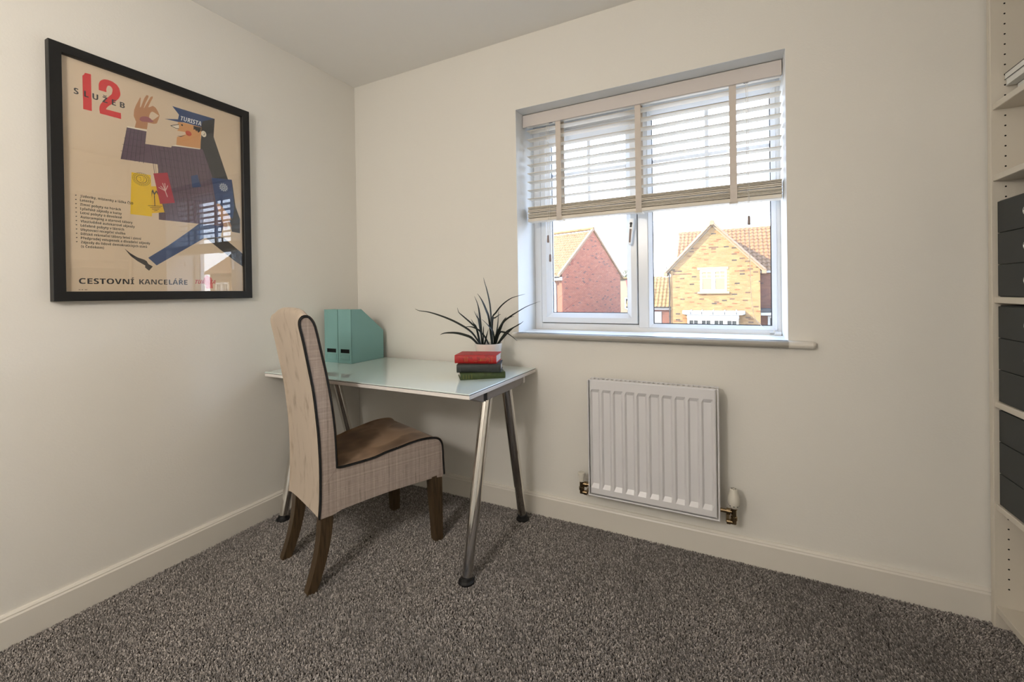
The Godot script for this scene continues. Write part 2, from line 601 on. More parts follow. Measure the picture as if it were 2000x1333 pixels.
func carpet() -> void:                                   # short twist pile, real tufts where the camera can look
	var s := MB.new()
	for k in 3:
		var a := TAU * k / 3.0
		var b := TAU * (k + 1) / 3.0
		var p0 := Vector3(cos(a), 0, sin(a)) * 0.0019
		var p1 := Vector3(cos(b), 0, sin(b)) * 0.0019
		var q0 := Vector3(cos(a), 0, sin(a)) * 0.0023 + Vector3(0, 0.006, 0)
		var q1 := Vector3(cos(b), 0, sin(b)) * 0.0023 + Vector3(0, 0.006, 0)
		var t := Vector3(0, 0.0078, 0)
		var o := Vector3(cos((a + b) / 2), 0.0, sin((a + b) / 2))
		s.poly([p0, p1, q1, q0], o)
		s.poly([q0, q1, t], o + Vector3.UP)
	var f := FastNoiseLite.new()
	f.frequency = 1.6
	f.fractal_octaves = 3
	f.seed = 9
	var step := 0.0042
	var nx := int((3.1 - 0.018) / step)
	var nz := int((2.35 - 0.018) / step)
	var buf := PackedFloat32Array()
	buf.resize(nx * nz * 16)
	var k := 0
	var g := RandomNumberGenerator.new()
	g.seed = 12
	for i in nx:
		for j in nz:
			var x := 0.018 + (i + g.randf()) * step
			var z := 0.018 + (j + g.randf()) * step
			var m := f.get_noise_2d(x, z)
			var lx := g.randf_range(-0.55, 0.55) + m * 0.5
			var lz := g.randf_range(-0.55, 0.55) + m * 0.3
			var h := g.randf_range(0.75, 1.25)
			var w := g.randf_range(0.75, 1.15)
			var tone := 0.30 * (1.0 + 0.42 * m) * (0.5 + 1.15 * pow(g.randf(), 2.4) + 0.2 * g.randf())
			buf[k] = w; buf[k + 1] = lx; buf[k + 2] = 0.0; buf[k + 3] = x
			buf[k + 4] = 0.0; buf[k + 5] = h; buf[k + 6] = 0.0; buf[k + 7] = -0.004
			buf[k + 8] = 0.0; buf[k + 9] = lz; buf[k + 10] = w; buf[k + 11] = z
			buf[k + 12] = tone * 1.05; buf[k + 13] = tone * 0.965; buf[k + 14] = tone * 0.90; buf[k + 15] = 1.0
			k += 16
	var mm := MultiMesh.new()
	mm.transform_format = MultiMesh.TRANSFORM_3D
	mm.use_colors = true
	mm.mesh = s.mesh()
	mm.instance_count = nx * nz
	mm.buffer = buf
	var o := MultiMeshInstance3D.new()
	o.name = "carpet_pile"
	o.multimesh = mm
	o.material_override = M["carpet pile"]
	get_node("floor").add_child(o)
	o.set_meta("kind", "stuff")


func window() -> void:
	var o := thing("window_1", "white plastic casement window of two lights with a tilting lever handle", "window", Vector3.ZERO, 0.0, "", "structure")
	var W: Material = M["window plastic"]
	var f := MB.new()
	var zf := -0.22
	var zb := -0.285
	f.span(Vector3(WX0, WY0, zb), Vector3(1.155, WY1, zf), 0.002)
	f.span(Vector3(2.264, WY0, zb), Vector3(WX1, WY1, zf), 0.002)
	f.span(Vector3(1.155, WY0, zb), Vector3(2.264, 0.923, zf))
	f.span(Vector3(1.155, 0.923, zb), Vector3(1.674, 0.937, zf))
	f.span(Vector3(1.155, 1.99, zb), Vector3(2.264, WY1, zf))
	f.span(Vector3(1.155, 1.973, zb), Vector3(1.674, 1.99, zf))
	f.span(Vector3(1.674, 0.923, zb), Vector3(1.722, 1.99, zf), 0.002)
	part("outer_frame", f, W, o)
	var gk := MB.new()
	gk.ring(Transform3D.IDENTITY, 1.153, 1.676, 0.935, 1.975, [Vector2(0, -0.236), Vector2(0.02, -0.236), Vector2(0.02, -0.27), Vector2(0, -0.27)])
	part("gasket", gk, M["gasket"], o)
	var bead := MB.new()
	bead.ring(Transform3D.IDENTITY, 1.722, 2.264, 0.923, 1.99, [Vector2(0, -0.2205), Vector2(0.003, -0.2185), Vector2(0.0195, -0.236), Vector2(0.0195, -0.26), Vector2(0, -0.26)])
	part("glazing_bead", bead, W, o)
	var sash := MB.new()
	sash.ring(Transform3D.IDENTITY, 1.1585, 1.6705, 0.9405, 1.9695, [Vector2(0, -0.222), Vector2(0.002, -0.2095), Vector2(0.029, -0.208), Vector2(0.0325, -0.2115), Vector2(0.0535, -0.232), Vector2(0.0535, -0.262), Vector2(0, -0.262)])
	var sh := part("sash", sash, W, o)
	for r in [[1.2115, 1.6175, 0.9935, 1.9165, sh], [1.7415, 2.2445, 0.9425, 1.9705, o]]:
		var gl := MB.new()
		gl.span(Vector3(r[0] - 0.004, r[2] - 0.004, -0.252), Vector3(r[1] + 0.004, r[3] + 0.004, -0.248))
		part("pane", gl, M["pane glass"], r[4])
		var gs := MB.new()
		gs.ring(Transform3D.IDENTITY, r[0] - 0.001, r[1] + 0.001, r[2] - 0.001, r[3] + 0.001, [Vector2(0, -0.243), Vector2(0.0045, -0.243), Vector2(0.0045, -0.247), Vector2(0, -0.247)])
		part("glazing_seal", gs, M["gasket"], r[4])
	for b in [[1.4195, 0.0, sh, 1.2115, 1.6175, 1.9165], [1.989, 0.0, o, 1.7415, 2.2445, 1.9705]]:
		var p := MB.new()
		p.span(Vector3(b[0] - 0.009, 1.51, -0.262), Vector3(b[0] + 0.009, b[5], -0.253), 0.002)
		part("glazing_bar", p, W, b[2])
		for y in [1.745, 1.525]:
			var q := MB.new()
			q.span(Vector3(b[3], y - 0.009, -0.2625), Vector3(b[4], y + 0.009, -0.2535), 0.002)
			part("glazing_bar", q, W, b[2])
	# lever handle on the opening light
	var h := Node3D.new()
	h.name = "handle"
	o.add_child(h)
	h.position = Vector3(1.652, 1.44, -0.208)
	h.rotation_degrees.z = -5.0
	var pl := MB.new()
	pl.span(Vector3(-0.013, -0.045, 0), Vector3(0.013, 0.028, 0.014), 0.005)
	part("handle_plate", pl, W, h)
	var lv := MB.new()
	lv.prism(PackedVector2Array([Vector2(-0.011, 0.022), Vector2(0.011, 0.022), Vector2(0.012, -0.01), Vector2(0.0085, -0.1), Vector2(0.004, -0.108), Vector2(-0.004, -0.108), Vector2(-0.0085, -0.1), Vector2(-0.012, -0.01)]), Transform3D(Basis.IDENTITY, Vector3(0, 0, 0.014)), 0.022, 0.003)
	part("lever", lv, W, h)
	var ls := MB.new()
	ls.prism(PackedVector2Array([Vector2(-0.005, -0.03), Vector2(0.005, -0.03), Vector2(0.004, -0.096), Vector2(-0.004, -0.096)]), Transform3D(Basis.IDENTITY, Vector3(0, 0, 0.0355)), 0.0015)
	part("lever_groove", ls, M["tassel"], h)
	var bt := MB.new()
	bt.lathe([Vector2(0.0065, 0), Vector2(0.0065, 0.003), Vector2(0, 0.0035)], Vector3(0, -0.004, 0.0355), Basis(Vector3.RIGHT, Vector3.BACK, Vector3.DOWN), 14)
	bt.span(Vector3(-0.0045, -0.022, 0.0355), Vector3(0.0045, -0.006, 0.0375))
	part("lock_button", bt, M["black"], h)
	# window board
	var s := thing("trim_1", "white painted window board with rounded nose under the blind", "window sill", Vector3.ZERO, 0.0, "", "structure")
	var n := MB.new()
	var pr := PackedVector2Array()
	for p in [[-0.2195, 0.878], [0.024, 0.878], [0.0325, 0.881], [0.037, 0.8875], [0.038, 0.8925], [0.036, 0.899], [0.031, 0.9035], [0.024, 0.905], [-0.2195, 0.905]]: pr.append(Vector2(p[0], p[1]))
	n.prism(pr, Transform3D(Basis(Vector3.BACK, Vector3.UP, Vector3.LEFT), Vector3(WX1 - 0.0016, 0, 0)), WX1 - WX0 - 0.0032)
	var nose := PackedVector2Array()
	for p in pr: nose.append(Vector2(maxf(p.x, 0.0005), p.y))
	n.prism(nose, Transform3D(Basis(Vector3.BACK, Vector3.UP, Vector3.LEFT), Vector3(2.355, 0, 0)), 2.355 - 1.1)
	for x in [[2.355, 1.0], [1.1, -1.0]]:         # rounded ends
		var rows := []
		for i in 5:
			var a := PI / 2 * i / 4.0
			var row := []
			for p in nose: row.append(Vector3(x[0] + x[1] * 0.012 * sin(a), 0.8915 + (p.y - 0.8915) * (0.35 + 0.65 * cos(a)), 0.0005 + (p.x - 0.0005) * (0.3 + 0.7 * cos(a))))
			rows.append(row)
		n.grid(rows, true)
		n.poly(rows[-1], Vector3(x[1], 0, 0))
	part("board", n, M["gloss white"], s)


func blind() -> void:
	var o := thing("venetian_blind", "white venetian blind half raised, its lower slats stacked on the bottom rail", "blind", Vector3.ZERO)
	var x0 := 1.136
	var x1 := 2.2735
	part("valance", one_box(Vector3(1.118, 1.9705, -0.087), Vector3(2.2755, 2.033, -0.078), 0.002), M["valance white"], o)
	var hr := MB.new()
	hr.span(Vector3(1.12, 1.985, -0.142), Vector3(2.2755, 2.033, -0.094), 0.002)
	part("headrail", hr, M["slat white"], o)
	var sl := one_box(Vector3(x0, -0.0015, -0.138), Vector3(x1, 0.0015, -0.088), 0.001).mesh()
	for i in 9:
		part("slat", sl, M["slat white"], o).position.y = 1.9524 - i * 0.0444
	for i in 13:
		var s := part("slat", sl, M["slat white"], o)
		s.position = Vector3(rng.randf_range(-0.001, 0.001), 1.4975 + i * 0.0045, rng.randf_range(-0.001, 0.0012))
		s.rotation.x = rng.randf_range(-0.02, 0.02)
	part("bottom_rail", one_box(Vector3(x0, 1.4755, -0.139), Vector3(x1, 1.4935, -0.087), 0.003), M["slat white"], o)
	for x in [1.311, 1.7045, 2.0975]:
		for z in [-0.0868, -0.1392]:
			var rows := []
			for p in [[1.985, 0.0], [1.56, 0.0], [1.548, 0.0012], [1.53, 0.0025], [1.51, 0.0022], [1.49, 0.0014], [1.476, 0.0008]]:
				var zz: float = z + p[1] * (1.0 if z > -0.1 else -1.0)
				rows.append([Vector3(x - 0.0135, p[0], zz), Vector3(x + 0.0135, p[0], zz), Vector3(x + 0.0135, p[0], zz - 0.0007), Vector3(x - 0.0135, p[0], zz - 0.0007)])
			var t := MB.new()
			for i in rows.size() - 1:
				for k in 4:
					t.poly([rows[i][k], rows[i][(k + 1) % 4], rows[i + 1][(k + 1) % 4], rows[i + 1][k]], [Vector3.BACK, Vector3.RIGHT, Vector3.FORWARD, Vector3.LEFT][k])
			part("ladder_tape", t, M["tape"], o)
		var c := MB.new()
		c.span(Vector3(x - 0.016, 1.4705, -0.141), Vector3(x + 0.016, 1.4755, -0.086), 0.0015)
		part("tape_clip", c, M["slat white"], o)
	for x in [1.262, 2.149]:
		part("cord_lock", one_box(Vector3(x - 0.009, 1.9805, -0.118), Vector3(x + 0.009, 1.985, -0.098), 0.001), M["black"], o)
	# lift and tilt cords with tassels
	for c in [[1.249, 1.392, 0.0], [1.259, 1.296, 0.0], [2.1465, 1.412, 0.002], [2.1525, 1.412, -0.002]]:
		var t := MB.new()
		t.tube([Vector3(c[0], 1.983, -0.092), Vector3(c[0] + 0.001, 1.92, -0.081), Vector3(c[0] + 0.002, 1.55, -0.08), Vector3(c[0] + 0.003 + c[2], c[1], -0.08)], 0.0009, 5)
		part("cord", t, M["cord"], o)
	for c in [[1.2525, 1.36], [1.2625, 1.262], [2.153, 1.375]]:
		var t := MB.new()
		t.lathe([Vector2(0, 0), Vector2(0.0052, 0.0), Vector2(0.0062, 0.003), Vector2(0.005, 0.034), Vector2(0.003, 0.038), Vector2(0, 0.038)], Vector3(c[0], c[1], -0.08), Basis.IDENTITY, 12)
		part("tassel", t, M["tassel"], o)
	var tail := MB.new()
	tail.tube(smooth_path([Vector3(2.153, 1.376, -0.08), Vector3(2.155, 1.2, -0.08), Vector3(2.16, 1.06, -0.085), Vector3(2.172, 0.985, -0.1), Vector3(2.205, 0.945, -0.13), Vector3(2.238, 0.935, -0.165), Vector3(2.249, 0.922, -0.19)], 5), 0.0008, 5)
	part("cord", tail, M["cord"], o)
	var cl := thing("cord_cleat", "small white cord cleat with looped cord in the sill corner", "cleat", Vector3(2.258, 0.905, -0.2))
	var cb := MB.new()
	cb.span(Vector3(-0.009, 0, -0.016), Vector3(0.019, 0.014, 0.006), 0.003)
	cb.span(Vector3(-0.028, 0.009, -0.01), Vector3(-0.007, 0.014, 0.0), 0.002)
	part("cleat_body", cb, M["window plastic"], cl)
	var lp := MB.new()
	lp.tube(smooth_path([Vector3(-0.012, 0.02, 0.004), Vector3(-0.006, 0.01, 0.009), Vector3(-0.012, 0.001, 0.012), Vector3(-0.03, 0.0012, 0.004), Vector3(-0.026, 0.006, -0.004), Vector3(-0.01, 0.016, -0.002), Vector3(-0.006, 0.019, 0.004)], 5), 0.0012, 5)
	part("cord_loop", lp, M["cord"], cl)


class Print:                                  # draws flat print into an image; shapes in thousandths of the sheet
	var im: Image
	var w: int
	var h: int

	func _init(ww: int, hh: int, c: Color) -> void:
		w = ww
		h = hh
		im = Image.create(w, h, false, Image.FORMAT_RGB8)
		im.fill(c)

	func fill(p: PackedVector2Array, c: Color) -> void:      # pixels, even-odd
		var lo := 1e9
		var hi := -1e9
		for q in p:
			lo = minf(lo, q.y)
			hi = maxf(hi, q.y)
		for y in range(maxi(0, int(lo)), mini(h - 1, int(hi) + 1) + 1):
			var xs := []
			var yy := y + 0.5
			for i in p.size():
				var a := p[i]
				var b := p[(i + 1) % p.size()]
				if (a.y <= yy) != (b.y <= yy): xs.append(a.x + (yy - a.y) / (b.y - a.y) * (b.x - a.x))
			xs.sort()
			for i in range(0, xs.size() - 1, 2):
				var l := maxi(0, roundi(xs[i]))
				var r := mini(w, roundi(xs[i + 1]))
				if r > l: im.fill_rect(Rect2i(l, y, r - l, 1), c)

	func shape(v: Array, c: Color) -> void:
		var p := PackedVector2Array()
		for i in range(0, v.size(), 2): p.append(Vector2(v[i] * 0.001 * w, v[i + 1] * 0.001 * h))
		fill(p, c)

	func dot(x: float, y: float, r: float, c: Color, n := 20, squash := 1.0) -> void:
		var p := PackedVector2Array()
		for k in n: p.append(Vector2(x * 0.001 * w + cos(TAU * k / n) * r * 0.001 * w, y * 0.001 * h + sin(TAU * k / n) * r * squash * 0.001 * w))
		fill(p, c)

	func line(v: Array, th: float, c: Color) -> void:
		for i in range(0, v.size() - 2, 2):
			var a := Vector2(v[i] * 0.001 * w, v[i + 1] * 0.001 * h)
			var b := Vector2(v[i + 2] * 0.001 * w, v[i + 3] * 0.001 * h)
			var s := (b - a).normalized().orthogonal() * th * 0.0005 * w
			fill(PackedVector2Array([a + s, b + s, b - s, a - s]), c)

	# text with its baseline from (x, y), cap height in thousandths of the height, fitted to a width if given
	func text(s: String, x: float, y: float, cap: float, c: Color, width := 0.0, bold := true, slant := 0.0, turn := 0.0, centre := false) -> void:
		var tm := TextMesh.new()
		var f := SystemFont.new()
		f.font_names = PackedStringArray(["Droid Sans"])
		f.font_weight = 700 if bold else 400
		tm.font = f
		tm.font_size = 64
		tm.pixel_size = 1.0 / 64.0
		tm.depth = 0.0
		tm.curve_step = 1.0
		tm.text = s
		var a := tm.get_mesh_arrays()
		var vs: PackedVector3Array = a[Mesh.ARRAY_VERTEX]
		var ids: PackedInt32Array = a[Mesh.ARRAY_INDEX] if a[Mesh.ARRAY_INDEX] != null else PackedInt32Array(range(vs.size()))
		var lo := Vector2(1e9, 1e9)
		var hi := -lo
		for q in vs:
			lo = lo.min(Vector2(q.x, q.y))
			hi = hi.max(Vector2(q.x, q.y))
		var ref := TextMesh.new()                # the cap height and baseline of this font
		ref.font = f
		ref.font_size = 64
		ref.pixel_size = 1.0 / 64.0
		ref.depth = 0.0
		ref.text = s + "H"
		var hh := 0.714
		var base := -0.0
		var rv: PackedVector3Array = ref.get_mesh_arrays()[Mesh.ARRAY_VERTEX]
		var rx := -1e9
		for q in rv: rx = maxf(rx, q.x)
		var h0 := 1e9
		var h1 := -1e9
		for q in rv:
			if q.x > rx - 0.12:
				h0 = minf(h0, q.y)
				h1 = maxf(h1, q.y)
		hh = h1 - h0
		base = h0
		var sy := cap * 0.001 * h / hh
		var sx := sy if width <= 0.0 else width * 0.001 * w / (hi.x - lo.x)
		var ox := lo.x if not centre else (lo.x + hi.x) * 0.5
		var ct := cos(turn)
		var st := sin(turn)
		for k in range(0, ids.size(), 3):
			var p := PackedVector2Array()
			for m in 3:
				var q := vs[ids[k + m]]
				var u := Vector2((q.x - ox) * sx + (q.y - base) * sy * slant, -(q.y - base) * sy)
				p.append(Vector2(x * 0.001 * w + u.x * ct - u.y * st, y * 0.001 * h + u.x * st + u.y * ct))
			fill(p, c)


func poster_print() -> ImageTexture:
	var P := Print.new(1500, 2024, Color(0.845, 0.765, 0.655))
	var red := Color(0.83, 0.14, 0.15)
	var ink := Color(0.075, 0.07, 0.075)
	var blue := Color(0.10, 0.235, 0.43)
	var skin := Color(0.83, 0.60, 0.37)
	var tan_ := Color(0.72, 0.51, 0.34)
	var plum := Color(0.37, 0.285, 0.345)
	var cream := Color(0.90, 0.86, 0.78)
	var yel := Color(0.90, 0.75, 0.05)
	# 12 SLUZEB
	P.shape([95, 62, 102, 56, 107, 46, 133, 44, 134, 205, 96, 206], red)
	P.shape([167, 102, 167, 78, 171, 66, 178, 56, 191, 47, 209, 43, 232, 44, 253, 52, 265, 66, 269, 84, 269, 97, 261, 112, 248, 127, 227, 147, 209, 163, 201, 174, 198, 179, 270, 177, 271, 204, 171, 205, 168, 189, 169, 176, 174, 163, 186, 146, 211, 120, 227, 103, 231, 89, 232, 79, 227, 71, 219, 67, 211, 69, 205, 77, 202, 88, 203, 101], red)
	var xs := [67, 111, 151, 195, 237, 278]
	for i in 6: P.text("SLUŽEB"[i], xs[i], 150.0, 25.0, ink, 0.0, true, 0.0, 0.0, true)
	# the walking man
	P.shape([723, 117, 734, 90, 815, 59, 805, 160, 900, 374, 930, 380, 952, 518, 984, 587, 981, 668, 922, 665, 880, 500, 793, 388, 731, 245, 713, 244, 723, 173], Color(0.10, 0.10, 0.105))
	P.shape([738, 713, 860, 702, 1005, 788, 1005, 861, 938, 828, 832, 768], Color(0.13, 0.12, 0.12))
	P.shape([395, 837, 509, 770, 637, 685, 700, 640, 860, 640, 840, 702, 732, 715, 440, 872], blue)
	P.shape([299, 234, 400, 227, 391, 291, 535, 277, 540, 268, 713, 244, 731, 245, 797, 394, 838, 470, 863, 640, 457, 647, 459, 414, 459, 376, 264, 389], plum)
	var dk := Color(0.235, 0.165, 0.22)
	for k in 6: P.line([303 + k * 19 - 4, 236, 270 + k * 22, 386], 2.5, dk)
	for k in 16:
		P.line([420 + k * 24, 290 - k * 2.6, 470 + k * 25, 640], 2.5, dk)
		if k < 9: P.line([430 + k * 32, 288 - k * 3.5, 478 + k * 32, 640], 1.4, dk)
	for k in 4: P.line([292 - k * 9, 255 + k * 32, 398 - k * 3, 246 + k * 32], 2.0, dk)
	for k in 9: P.line([462, 320 + k * 37 - (14 if k < 3 else 0), 760 + k * 11, 283 + k * 38], 2.0, dk)
	P.shape([300, 229, 402, 220, 400, 229, 299, 235], cream)
	P.shape([539, 267, 568, 255, 719, 240, 711, 248], cream)
	P.shape([338, 226, 346, 197, 334, 172, 337, 143, 347, 118, 361, 91, 369, 75, 373, 78, 370, 100, 367, 123, 372, 120, 392, 71, 404, 53, 415, 54, 413, 63, 398, 91, 387, 120, 390, 119, 411, 82, 426, 55, 437, 50, 437, 58, 423, 84, 411, 110, 420, 107, 436, 96, 452, 101, 465, 117, 473, 134, 468, 150, 457, 176, 439, 183, 408, 185, 402, 219], tan_)
	P.shape([415, 151, 423, 133, 433, 125, 443, 126, 470, 135, 455, 149, 439, 163, 427, 167, 417, 164], Color(0.845, 0.765, 0.655))
	P.shape([363, 182, 368, 170, 383, 161, 405, 157, 422, 161, 441, 174, 420, 180, 377, 188], Color(0.60, 0.34, 0.35))
	P.shape([580, 137, 605, 133, 674, 130, 725, 127, 720, 179, 716, 243, 566, 257, 571, 216, 626, 189, 626, 178, 573, 183, 581, 172, 576, 153], skin)
	P.shape([535, 167, 584, 148, 584, 171, 566, 173], cream)
	P.line([584, 149, 535, 167, 566, 173, 584, 170], 3.5, ink)
	P.shape([572, 209, 594, 206, 624, 193, 594, 210], ink)
	P.dot(642, 180, 20, Color(0.78, 0.30, 0.17), 9, 0.9)
	P.dot(603, 147, 6, ink)
	P.dot(739, 160, 17, cream, 20, 1.3)
	P.line([741, 152, 747, 158, 741, 166, 737, 163], 2.5, ink)
	P.shape([674, 133, 723, 130, 720, 148, 704, 162, 695, 150, 692, 159, 683, 148, 674, 154], ink)
	P.shape([547, 66, 674, 64, 813, 60, 733, 94, 723, 128, 615, 130, 580, 137, 501, 142, 579, 124, 586, 99], blue)
	P.text("TURISTA", 592.0, 124.0, 22.0, Color(0.92, 0.93, 0.92), 132.0, true, 0.2, -0.035)
	# cards in his arms
	P.shape([317, 440, 418, 436, 420, 636, 307, 637], yel)
	P.shape([418, 490, 452, 484, 490, 607, 420, 620], Color(0.88, 0.70, 0.03))
	for r in [27.0, 38.0, 46.0]:
		var ring := []
		for k in 33: ring.append_array([368 + cos(TAU * k / 32) * r, 464 + sin(TAU * k / 32) * r * 0.66])
		P.line(ring, 1.6 if r > 30 else 3.0, Color(0.32, 0.26, 0.05))
	for k in 24: P.line([368 + cos(TAU * k / 24) * 30, 464 + sin(TAU * k / 24) * 20, 368 + cos(TAU * k / 24) * 44, 464 + sin(TAU * k / 24) * 29], 1.2, Color(0.45, 0.37, 0.05))
	P.line([352, 458, 362, 455, 366, 470, 360, 473], 1.6, Color(0.40, 0.33, 0.05))
	P.line([374, 455, 384, 457, 376, 475, 366, 478], 1.6, Color(0.40, 0.33, 0.05))
	P.line([437, 582, 435, 531], 4.0, ink)
	P.shape([435, 532, 426, 516, 419, 545, 421, 512, 428, 503, 436, 520, 446, 505, 453, 512, 455, 528, 447, 514], Color(0.25, 0.2, 0.12))
	for k in 4: P.line([399 + k * 11, 586 + k * 7, 478 - k * 9, 579 + k * 8], 3.0, ink)
	P.shape([432, 425, 511, 407, 551, 552, 466, 569], Color(0.66, 0.10, 0.20))
	for v in [[482, 464, 497, 500], [459, 488, 495, 500], [512, 471, 497, 500], [509, 529, 492, 490], [495, 462, 497, 500], [470, 480, 497, 500]]: P.line(v, 5.0, Color(0.83, 0.68, 0.66))
	P.shape([652, 399, 693, 385, 715, 445, 659, 458], blue)
	P.shape([785, 385, 928, 372, 943, 526, 930, 590, 821, 560], blue)
	for k in 12:
		var a := TAU * k / 12
		P.line([868 + cos(a) * 5, 424 + sin(a) * 4, 868 + cos(a) * 33, 424 + sin(a) * 24], 3.0, Color(0.86, 0.88, 0.88))
		P.line([868 + cos(a + 0.25) * 27, 424 + sin(a + 0.25) * 19, 868 + cos(a) * 21, 424 + sin(a) * 15, 868 + cos(a - 0.25) * 27, 424 + sin(a - 0.25) * 19], 2.2, Color(0.86, 0.88, 0.88))
	P.shape([815, 523, 836, 518, 883, 557, 915, 585, 917, 601, 900, 597, 922, 640, 909, 638, 883, 602, 892, 643, 879, 660, 869, 652, 850, 602, 838, 591], Color(0.74, 0.56, 0.42))
	P.shape([274, 800, 304, 821, 339, 838, 374, 847, 387, 854, 395, 867, 419, 878, 398, 899, 377, 884, 379, 875, 339, 856, 304, 833], Color(0.12, 0.09, 0.08))
	# the list of services
	var rows := ["Jízdenky, místenky a lůžka ČSD", "Letenky", "Zimní pobyty na horách", "Lyžařské zájezdy a kursy", "Letní pobyty o dovolené", "Autocamping a stanové tábory", "Vlastivědné autokarové zájezdy", "Léčebné pobyty v lázních", "Ubytovací recepční služba", "Dětské rekreační tábory letní i zimní", "Předprodej vstupenek a divadelní zájezdy", "Zájezdy do lidově demokratických států", "(s Čedokem)"]
	var ends := [322, 134, 260, 264, 264, 317, 328, 274, 279, 360, 407, 390, 176]
	for i in 13:
		P.text(rows[i], 74.0, 591.0 + i * 18.1, 10.5, ink, ends[i] - 74.0)
		if i < 12: P.shape([53, 584 + i * 18.1, 59, 583.5 + i * 18.1, 59, 587 + i * 18.1, 53, 587.5 + i * 18.1], ink)
	P.shape([722, 931, 739, 911, 775, 930, 781, 983, 735, 986], Color(0.84, 0.36, 0.38))
	P.text("CESTOVNÍ", 62.0, 965.0, 24.0, ink, 258.0)
	P.text("KANCELÁŘE", 345.0, 965.0, 24.0, ink, 272.0)
	P.text("TURISTA", 660.0, 960.0, 21.0, Color(0.74, 0.16, 0.20), 138.0, true, 0.3)
	for v in [[60, 990, 68, 990], [72, 990, 79, 990], [86, 990, 97, 990]]: P.line(v, 3.0, ink)
	P.im.generate_mipmaps()
	return ImageTexture.create_from_image(P.im)


func poster() -> void:
	var o := thing("framed_poster", "black framed travel poster of a striding man in a blue cap", "poster", Vector3(0, 0, 0))
	# frame: z from 1.3695 (left as seen) to 0.686, y from 1.100 to 1.993; x axis of the ring runs along -z
	var x := Transform3D(Basis(Vector3.FORWARD, Vector3.UP, Vector3.RIGHT), Vector3(0, 0, 1.3695))
	var w := 0.6835
	var f := MB.new()
	f.ring(x, 0, w, 1.1, 1.993, [Vector2(0, 0.003), Vector2(0, 0.0285), Vector2(0.0015, 0.03), Vector2(0.0315, 0.03), Vector2(0.033, 0.0285), Vector2(0.034, 0.018), Vector2(0.034, 0.003)])
	part("frame", f, M["frame black"], o)
	part("backing", one_box(Vector3(0.001, 1.105, 0.691), Vector3(0.011, 1.988, 1.3645)), M["frame black"], o)
	var m := mat("poster print", Color(1, 1, 1), 0.85, 0.0, 0.2)
	m.albedo_texture = poster_print()
	var s := MB.new()
	var i := 0.0325
	var q := [x * Vector3(i, 1.1 + i, 0.0125), x * Vector3(w - i, 1.1 + i, 0.0125), x * Vector3(w - i, 1.993 - i, 0.0125), x * Vector3(i, 1.993 - i, 0.0125)]
	var t := [Vector2(0, 1), Vector2(1, 1), Vector2(1, 0), Vector2(0, 0)]
	var nn := Vector3.RIGHT
	s.tri(q[0], q[2], q[1], nn, nn, nn, t[0], t[2], t[1])
	s.tri(q[0], q[3], q[2], nn, nn, nn, t[0], t[3], t[2])
	part("poster_sheet", s, m, o)
	part("glass", one_box(Vector3(0.0155, 1.1 + i, 0.686 + i), Vector3(0.0175, 1.993 - i, 1.3695 - i)), M["picture glass"], o)


